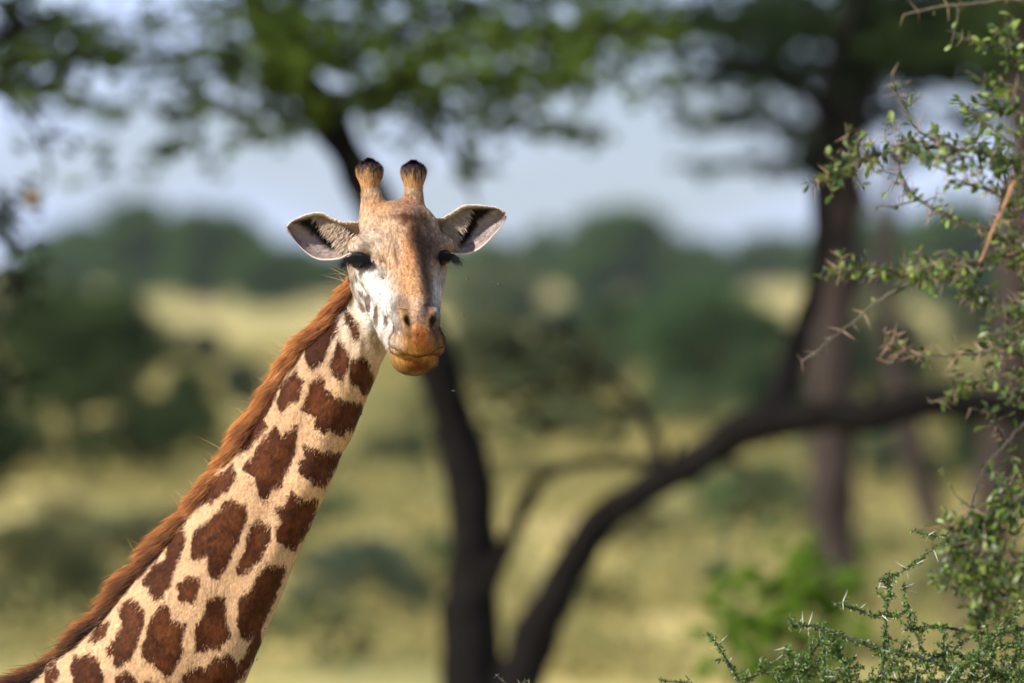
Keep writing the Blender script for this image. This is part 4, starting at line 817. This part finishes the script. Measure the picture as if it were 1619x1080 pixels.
class Bush:
    def __init__(s, name, label, cat, foot, Y, seed):
        s.Y = Y; s.rg = np.random.default_rng(seed); f = W(foot, 500, Y); s.e = empty(name, (f[0], f[1], 0.0)); tag(s.e, label, cat)
        s.lp, s.ld, s.ls, s.tp, s.td, s.ts = [], [], [], [], [], []; s.sm = []
    def twig(s, pts, r0, r1, mat, name='branch', n=None, wob=1.5, part=True, taper=1.0):
        Y = s.Y; Q = np.array([W(p[0], p[1], Y + (p[2] if len(p) > 2 else 0)) for p in pts]); L = np.sum(np.linalg.norm(np.diff(Q, axis=0), axis=1))
        px = Y / FPX; n = n or max(6, int(L / px / 8)); P = spline(Q, n); 
        P[1:-1] += s.rg.normal(size=(n - 2, 3)) * wob * px * .5
        V, F = tube(P, np.linspace(r0, r1, n) * px, 6, .25, 3)
        if part: mesh_np(name, V, F, mat, s.e)
        else: s.sm.append((V, F))
        return P
    def dress(s, P, step, leaves, lsize, thorn=0.5, tl=26, skip=0.0, spread=.8):
        px = s.Y / FPX; seg = np.linalg.norm(np.diff(P, axis=0), axis=1); cum = np.concatenate([[0], np.cumsum(seg)]); n = max(2, int(cum[-1] / px / step)); rg = s.rg
        for d in np.linspace(skip * cum[-1], cum[-1], n):
            i = min(np.searchsorted(cum, d, 'right') - 1, len(P) - 2); f = (d - cum[i]) / max(seg[i], 1e-6); c = P[i] * (1 - f) + P[i + 1] * f; T = nrm((P[i + 1] - P[i])[None])[0]
            k = rg.poisson(leaves)
            for _ in range(k):
                dr = nrm((T * .4 + rg.normal(size=3) * spread)[None])[0]; s.lp.append(c + rg.normal(size=3) * px * 1.2); s.ld.append(dr); s.ls.append(lsize * px * rg.uniform(.55, 1.25))
            if rg.random() < thorn:
                u = nrm(np.cross(T, rg.normal(size=3))[None])[0]
                for sg in ((1, -1) if rg.random() < .45 else (1,)):
                    s.tp.append(c); s.td.append(nrm((u * sg + T * .25 + rg.normal(size=3) * .15)[None])[0]); s.ts.append(tl * px * rg.uniform(.6, 1.15))
    def side(s, P, step, length, mat, leaves, lsize, thorn, tl, r=1.3, skip=0.0, bias=(0, 0, 0), depth=.8, lstep=9, part=False):
        px = s.Y / FPX; seg = np.linalg.norm(np.diff(P, axis=0), axis=1).sum(); n = max(1, int(seg / px / step)); rg = s.rg; out = []
        for k in range(n):
            i = int((skip + (1 - skip) * (k + rg.random()) / n) * (len(P) - 2)); i = min(i, len(P) - 2); T = nrm((P[i + 1] - P[i])[None])[0]
            d = nrm((T * .5 + rg.normal(size=3) * (1, depth, 1) + bias)[None])[0]; L = length * px * rg.uniform(.5, 1.3)
            Q = spline([P[i], P[i] + d * L * .5 + rg.normal(size=3) * L * .06, P[i] + d * L + rg.normal(size=3) * L * .12], 7)
            V, F = tube(Q, np.linspace(r, r * .5, 7) * px, 5, cap=False); s.sm.append((V, F)); s.dress(Q, lstep, leaves, lsize, thorn, tl); out.append(Q)
        return out
    def finish(s, cols, thorn_mat, twig_mat, nleaf=290, nthorn=150, fol='foliage', up=.8):
        rg = s.rg; lp, ld, ls = np.array(s.lp), np.array(s.ld), np.array(s.ls)
        V, fr = place(LV, lp, ld, ls, rg, up); vis = (lp[:, 0] < W(1630, 0, s.Y)[0]) & (lp[:, 2] > W(0, 1090, s.Y)[2]); order = np.argsort(-(ls * vis)); a, b = order[:nleaf], order[nleaf:]
        col = np.array(cols)[rg.integers(len(cols), size=len(lp))] * rg.uniform(.7, 1.3, (len(lp), 1))
        if nleaf:
            meshes = [mesh_np('leaf', LV, LF, M_LEAF_NEAR, None, True, np.tile(np.array(c), (len(LV), 1)), data_only=True) for c in cols]
            single_objects('leaf', meshes, lp[a], tuple(x[a] for x in fr), ls[a], s.e, rg)
        F = (np.arange(len(b))[:, None, None] * len(LV) + LF[None]).reshape(-1, 4)
        if len(b): o = mesh_np(fol, V[b].reshape(-1, 3), F, M_LEAF_NEAR, s.e, True, np.repeat(col[b], len(LV), 0)); o['kind'] = 'stuff'
        tp, td, ts = np.array(s.tp), np.array(s.td), np.array(s.ts); TV, tf = place(THV, tp, td, ts, rg); vis = (tp[:, 0] < W(1630, 0, s.Y)[0]) & (tp[:, 2] > W(0, 1090, s.Y)[2])
        order = np.argsort(-(ts * vis)); a, b = order[:nthorn], order[nthorn:]
        tm = mesh_np('thorn', THV, THF, thorn_mat, None, True, data_only=True); single_objects('thorn', [tm], tp[a], tuple(x[a] for x in tf), ts[a], s.e, rg)
        if len(b):
            F = (np.arange(len(b))[:, None, None] * len(THV) + THF[0][None]).reshape(-1, 4); o = mesh_np('small_thorns', TV[b].reshape(-1, 3), F, thorn_mat, s.e); o['kind'] = 'stuff'
        if s.sm: V, F = join(s.sm); o = mesh_np('twigs', V, F, twig_mat, s.e); o['kind'] = 'stuff'
GREENS = [(0.12, 0.19, 0.025), (0.19, 0.25, 0.045), (0.05, 0.10, 0.015), (0.16, 0.22, 0.04), (0.03, 0.065, 0.01), (0.11, 0.15, 0.03), (0.04, 0.075, 0.014)]
# ---- leafy bush with long thorns
B1 = Bush('thorn_bush', 'leafy thorn bush reaching in from the right edge, slightly out of focus, long reddish thorns', 'bush', 1730, 29.0, 201)
for a, b in ((1730, -60), (1760, 300), (1700, 500), (1740, 800)):
    B1.twig([(1730 + (a - 1730) * .2, 2710), (a, 1700), (a + 10, (1700 + b) / 2), (a - 30, b)], 12, 6, M_TWIG, 'stem', 30, 4)
def bb(pts, r0, r1, mat, step, lv, ls, th, tl, sd=None, skip=0.0):
    P = B1.twig(pts, r0, r1, mat); B1.dress(P, step, lv * 1.25, ls * 1.25, th, tl, skip)
    if sd: B1.side(P, sd[0] * .6, sd[1], M_TWIG, lv * 1.0, ls * 1.2, th, tl * .85, skip=skip, bias=(0, 0, sd[2] if len(sd) > 2 else .15))
    return P
bb([(1720, 420, .2), (1619, 402, .1), (1530, 415, 0), (1470, 436, 0), (1400, 432, 0), (1350, 426, 0), (1302, 440, 0)], 5, 1.6, M_TWIG, 9, 1.6, 15, .45, 32, (16, 30))
bb([(1385, 478, 0), (1352, 508, 0), (1318, 532, -.05), (1298, 552, -.1), (1268, 571, -.1)], 2.6, 1.6, M_TWIG, 20, .15, 8, 1.0, 28)
bb([(1470, 440, 0), (1430, 452, 0), (1385, 478, 0)], 2.6, 2.6, M_TWIG, 12, .6, 12, .5, 26)
bb([(1700, 500, 0), (1619, 538, 0), (1560, 556, 0), (1500, 562, 0), (1440, 560, 0), (1418, 548, 0), (1398, 524, 0)], 3, 1.3, M_TWIG, 22, .5, 14, .9, 34, (40, 26), .1)
bb([(1720, 300, .3), (1619, 262, .2), (1530, 238, .1), (1450, 236, 0), (1385, 246, 0), (1345, 258, 0), (1308, 272, 0)], 4.5, 1.4, M_TWIG, 11, 1.5, 15, .5, 28, (14, 42))
bb([(1345, 258, 0), (1340, 225, 0), (1337, 195, 0)], 1.4, .8, M_TWIG, 10, 1.2, 13, .2, 20)
bb([(1720, 470, 0), (1619, 388, 0), (1560, 368, 0), (1500, 342, 0), (1455, 318, 0), (1428, 285, 0), (1414, 240, 0)], 4.5, 1.4, M_TWIG, 13, .9, 13, .6, 30, (30, 36))
bb([(1450, 318, 0), (1420, 325, 0), (1390, 328, 0)], 1.6, 1, M_TWIG, 12, .8, 13, .5, 26)
bb([(1530, 240, 0), (1480, 225, 0), (1440, 190, 0), (1420, 150, 0), (1410, 118, 0)], 2.6, 1.2, M_TWIG, 14, .9, 13, .8, 28, (40, 26))
bb([(1740, 30, 0), (1619, 0, 0), (1540, 6, 0), (1480, 12, 0), (1428, 24, 0)], 3.5, 1.8, M_TWIG, 22, .4, 13, .7, 30)
bb([(1515, 10, 0), (1512, 40, 0), (1503, 70, 0)], 1.6, 1, M_TWIG, 14, .4, 12, .4, 24)
bb([(1607, 280, -.1), (1590, 320, -.1), (1575, 350, -.1), (1562, 385, -.1), (1548, 415, -.1)], 4.2, 2.0, M_TWIG_RED, 40, .1, 10, .5, 28)
bb([(1700, 180, 0), (1640, 120, 0), (1600, 70, 0), (1590, 50, 0)], 3, 1.4, M_TWIG, 9, 1.5, 16, .3, 28, (12, 34))
bb([(1700, 230, 0), (1640, 190, 0), (1580, 170, 0), (1550, 185, 0)], 3, 1.4, M_TWIG, 9, 1.6, 15, .4, 28, (14, 36))
bb([(1700, 560, 0), (1620, 500, 0), (1560, 478, 0), (1520, 470, 0)], 3, 1.4, M_TWIG, 10, 1.5, 15, .5, 28, (16, 36))
bb([(1700, 620, 0), (1630, 600, 0), (1570, 600, 0), (1520, 612, 0), (1492, 636, 0)], 3, 1.4, M_TWIG, 12, 1.4, 16, .5, 28, (20, 34))
bb([(1700, 330, 0), (1620, 330, 0), (1560, 300, 0), (1500, 290, 0)], 3, 1.4, M_TWIG, 12, 1.2, 14, .5, 28, (20, 38))
bb([(1700, 480, 0), (1640, 440, 0), (1600, 350, 0), (1590, 280, 0), (1580, 210, 0)], 3.4, 1.6, M_TWIG, 12, 1.3, 14, .5, 28, (16, 38))
bb([(1740, 640, 0), (1660, 640, 0), (1619, 672, 0), (1592, 700, 0), (1560, 738, 0), (1545, 775, 0), (1538, 805, 0)], 3.4, 1.6, M_TWIG_DARK, 30, .6, 16, .3, 26)
bb([(1538, 805, 0), (1510, 780, 0), (1488, 740, 0)], 1.6, 1, M_TWIG, 12, 1.0, 8, .3, 18)
bb([(1740, 800, 0), (1640, 780, 0), (1590, 800, 0), (1550, 825, 0), (1520, 850, 0), (1500, 880, 0)], 4, 1.8, M_TWIG_DARK, 9, 2.0, 15, .2, 22, (9, 40, -.1))
bb([(1740, 900, 0), (1660, 870, 0), (1600, 880, 0), (1550, 900, 0), (1515, 930, 0)], 4, 1.8, M_TWIG_DARK, 9, 2.0, 15, .2, 22, (9, 44, -.1))
bb([(1740, 960, 0), (1660, 930, 0), (1600, 930, 0), (1560, 960, 0), (1530, 1000, 0)], 4, 1.8, M_TWIG_DARK, 10, 1.8, 15, .2, 22, (10, 40))
bb([(1619, 838, 0), (1560, 826, 0), (1500, 832, 0), (1460, 838, 0)], 1.4, .8, M_TWIG_RED, 24, .3, 12, .4, 20)
bb([(1560, 640, 0), (1590, 700, .1), (1619, 760, .1)], 2.6, 1.4, M_TWIG_DARK, 16, .8, 14, .4, 24, (20, 30))
for x, y, rx, ry, k in [(1560, 215, 60, 40, 12), (1480, 245, 60, 22, 8), (1590, 120, 30, 50, 6), (1590, 500, 40, 60, 14), (1540, 440, 60, 22, 10), (1590, 620, 40, 40, 8), (1590, 360, 40, 50, 8), (1575, 850, 50, 50, 18), (1590, 930, 50, 40, 16), (1530, 900, 40, 50, 8), (1600, 780, 30, 30, 6)]:
    for j in range(k // 2):
        a, c = B1.rg.normal() * .6, B1.rg.uniform(30, 60); x0, y0 = x + B1.rg.normal() * rx * .6, y + B1.rg.normal() * ry * .6; dz = B1.rg.normal() * .2
        P = B1.twig([(x0 + c * .9, y0 + c * a * .5 + 8, dz), (x0, y0, dz), (x0 - c * .6, y0 - c * a * .4 - 6, dz)], 1.8, .9, M_TWIG_DARK, part=False); B1.dress(P, 9, 1.7, 18, .25, 26)
B1.finish(GREENS, M_THORN_RED, M_TWIG, 290, 170)
# ---- finely leaved acacia with white thorns, in focus at the lower right
B2 = Bush('whistling_thorn_bush', 'low acacia bush with tiny leaves and white thorns at lower right, in sharp focus', 'bush', 1450, 31.0, 202)
for a, b in ((1300, 1130), (1450, 1100), (1580, 1080), (1180, 1140)):
    B2.twig([(1450, 2575), (1450 + (a - 1450) * .4, 1900), (a, 1400), (a, b)], 11, 4, M_TWIG_DARK, 'stem', 30, 4)
def cc(pts, r0, r1, mat, step=4.0, lv=6.5, sd=(16, 26), th=.055, skip=0.0):
    P = B2.twig(pts, r0, r1, mat); B2.dress(P, step, lv, 6.6, th, 24, skip, spread=1.2)
    if sd: B2.side(P, sd[0], sd[1], mat, lv, 6.6, th * .8, 22, 1.0, skip, (0, 0, .25), lstep=4.0)
cc([(1562, 845, 0), (1520, 851, 0), (1480, 866, 0), (1450, 888, 0), (1425, 905, 0), (1395, 914, 0)], 2.0, 1.2, M_TWIG, sd=(40, 14))
cc([(1250, 990, 0), (1290, 992, 0), (1335, 1008, 0), (1395, 1026, 0), (1445, 1036, 0), (1500, 1060, 0), (1540, 1110, 0)], 2.4, 3.4, M_TWIG_DARK, sd=(20, 30))
cc([(1185, 1130, 0), (1172, 1085, 0), (1150, 1045, 0), (1132, 1018, 0), (1117, 1003, 0)], 2.6, 1.0, M_TWIG_DARK, sd=(20, 14))
cc([(1160, 1095, 0), (1120, 1090, 0), (1085, 1082, 0), (1045, 1075, 0)], 2.0, 1.0, M_TWIG, sd=(24, 12))
cc([(1150, 1110, 0), (1190, 1070, 0), (1240, 1060, 0), (1300, 1055, 0)], 2.4, 2.0, M_TWIG, sd=(14, 26))
cc([(1318, 955, 0), (1350, 962, 0), (1385, 972, 0), (1440, 968, 0)], 1.6, 1.4, M_TWIG, sd=(24, 16))
cc([(1405, 905, 0), (1403, 950, 0), (1400, 990, 0), (1396, 1030, 0), (1400, 1090, 0)], 1.4, 2.4, M_TWIG_DARK, sd=(18, 20))
cc([(1428, 925, 0), (1434, 960, 0), (1442, 985, 0), (1460, 1030, 0)], 1.2, 2.0, M_TWIG, sd=(20, 16))
cc([(1430, 996, 0), (1480, 990, 0), (1530, 998, 0), (1580, 1002, 0), (1640, 985, 0)], 2.0, 2.6, M_TWIG_DARK, sd=(14, 26))
cc([(1480, 1110, 0), (1520, 1060, 0), (1560, 1020, 0), (1600, 980, 0), (1640, 950, 0)], 3.0, 1.6, M_TWIG, sd=(14, 34))
cc([(1330, 1140, 0), (1345, 1080, 0), (1330, 1040, 0), (1310, 1010, 0)], 2.6, 1.2, M_TWIG, sd=(12, 30))
cc([(1250, 1130, 0), (1260, 1080, 0), (1250, 1040, 0), (1240, 1020, 0)], 2.0, 1.2, M_TWIG, sd=(14, 22))
cc([(1600, 1130, 0), (1590, 1080, .1), (1560, 1050, .1), (1500, 1035, .1), (1450, 1050, .1)], 3.6, 2.0, M_TWIG_DARK, sd=(9, 36))
cc([(1700, 1040, 0), (1640, 1035, 0), (1560, 1070, 0), (1480, 1085, 0), (1400, 1075, 0), (1340, 1090, 0)], 3.6, 2.0, M_TWIG_DARK, sd=(8, 36))
cc([(1380, 1130, -.1), (1430, 1090, -.1), (1500, 1070, -.1), (1560, 1030, -.1), (1619, 1015, 0)], 3.0, 1.6, M_TWIG, sd=(9, 36))
cc([(1440, 838, .1), (1480, 850, .1), (1500, 842, .1)], 1.2, 1.0, M_TWIG, sd=None)
for k in range(26):
    x = B2.rg.uniform(1240, 1640); y = B2.rg.uniform(1030, 1110); a = B2.rg.uniform(-.5, .9); L = B2.rg.uniform(40, 80); dz = B2.rg.uniform(-.15, .35)
    cc([(x, y + 30, dz), (x + a * L * .5, y, dz), (x + a * L, y - L * .55, dz)], 1.8, 1.0, M_TWIG_DARK, sd=(16, 26), th=.05)
B2.finish([(0.11, 0.19, 0.035), (0.08, 0.15, 0.025), (0.16, 0.24, 0.05), (0.05, 0.10, 0.018)], M_THORN_WHITE, M_TWIG, 0, 120, up=.3)
B3 = Bush('acacia_sprig', 'single small thorny sprig poking up at the bottom edge below the trunk', 'sprig', 800, 31.2, 203)
P = B3.twig([(800, 2560, 0), (810, 1800, 0), (800, 1200, 0), (806, 1100, 0), (786, 1068, 0)], 4, 1, M_TWIG_DARK, 'stem', 60); B3.dress(P[-5:], 4, 4, 5.6, .25, 22, spread=1.2)
P = B3.twig([(806, 1100, 0), (822, 1085, 0), (835, 1076, 0)], 1.4, .8, M_TWIG); B3.dress(P, 4, 4, 5.6, .2, 20, spread=1.2)
B3.finish([(0.085, 0.15, 0.035), (0.06, 0.115, 0.025)], M_THORN_WHITE, M_TWIG, 0, 6, up=.3)
# ================================================================ flies
M_FLY = mat_plain('fly_black', (0.012, 0.011, 0.012), 0.35, 0.3, 200, 0.5); M_WING = mat_plain('fly_wing', (0.35, 0.33, 0.3), 0.3, 0.2, 100, 0.5)
def fly(px, py, dY, size, ang, label, where):
    c = W(px, py, GY + dY); s = size * U; e = empty('fly', tuple(c)); tag(e, label, 'fly', 'flies around the giraffe')
    an = np.linspace(0, np.pi, 9); d = np.array([math.cos(ang), .3, math.sin(ang)]); V, F = tube(c + d * (-np.cos(an) * s)[:, None], (np.sin(an) * .42 + .02) * s * (1 - .25 * np.cos(an + 1)), 8); mesh_np('body', V, F, M_FLY, e)
    for sg in (-1, 1):
        u = np.array([-math.sin(ang) * sg, .4 * sg, math.cos(ang) * sg * .6 + .4]); w = -d * .9 + u * .6; q = np.cross(w, u); q /= np.linalg.norm(q)
        V = np.array([c, c + w * s * .7 + q * s * .25, c + w * s * 1.5, c + w * s * .8 - q * s * .25]); V = np.vstack([V, V + (0, .0004, .0004)]); mesh_np('wing', V, np.array([[0, 1, 2, 3], [7, 6, 5, 4], [0, 4, 5, 1], [1, 5, 6, 2], [2, 6, 7, 3], [3, 7, 4, 0]]), M_WING, e, False)
for f in [(740, 441, -.2, 2.2, .4, 'tiny black fly in the air, nearest to the giraffe eye on the right'), (780, 445, -.2, 1.8, 1.2, 'tiny fly in mid air, upper one of the close pair right of the head'),
          (790, 450, -.2, 2.4, .1, 'tiny black fly in mid air, lower one of the close pair right of the head'), (828, 450, -.2, 1.8, 2.0, 'tiny pale fly in the air, farthest right of the head'),
          (733, 498, -.2, 2.2, .3, 'tiny black fly hovering level with the nostrils'), (716, 618, -.2, 2.2, 2.6, 'tiny pale fly in the air below the chin over the blurred trunk'),
          (571, 655, .1, 2.4, 1.3, 'tiny dark fly sitting on the throat edge below the muzzle'), (450, 901, .1, 2.4, .9, 'upper dark fly sitting on the front edge of the lower neck'),
          (446, 915, .1, 2.2, 1.0, 'lower dark fly close under another on the front edge of the neck'), (419, 994, -.1, 2.0, .3, 'tiny fly in the air right of the neck base'),
          (406, 1043, -.1, 1.8, .9, 'lowest tiny fly in the air beside the neck base')]: fly(*f, None)
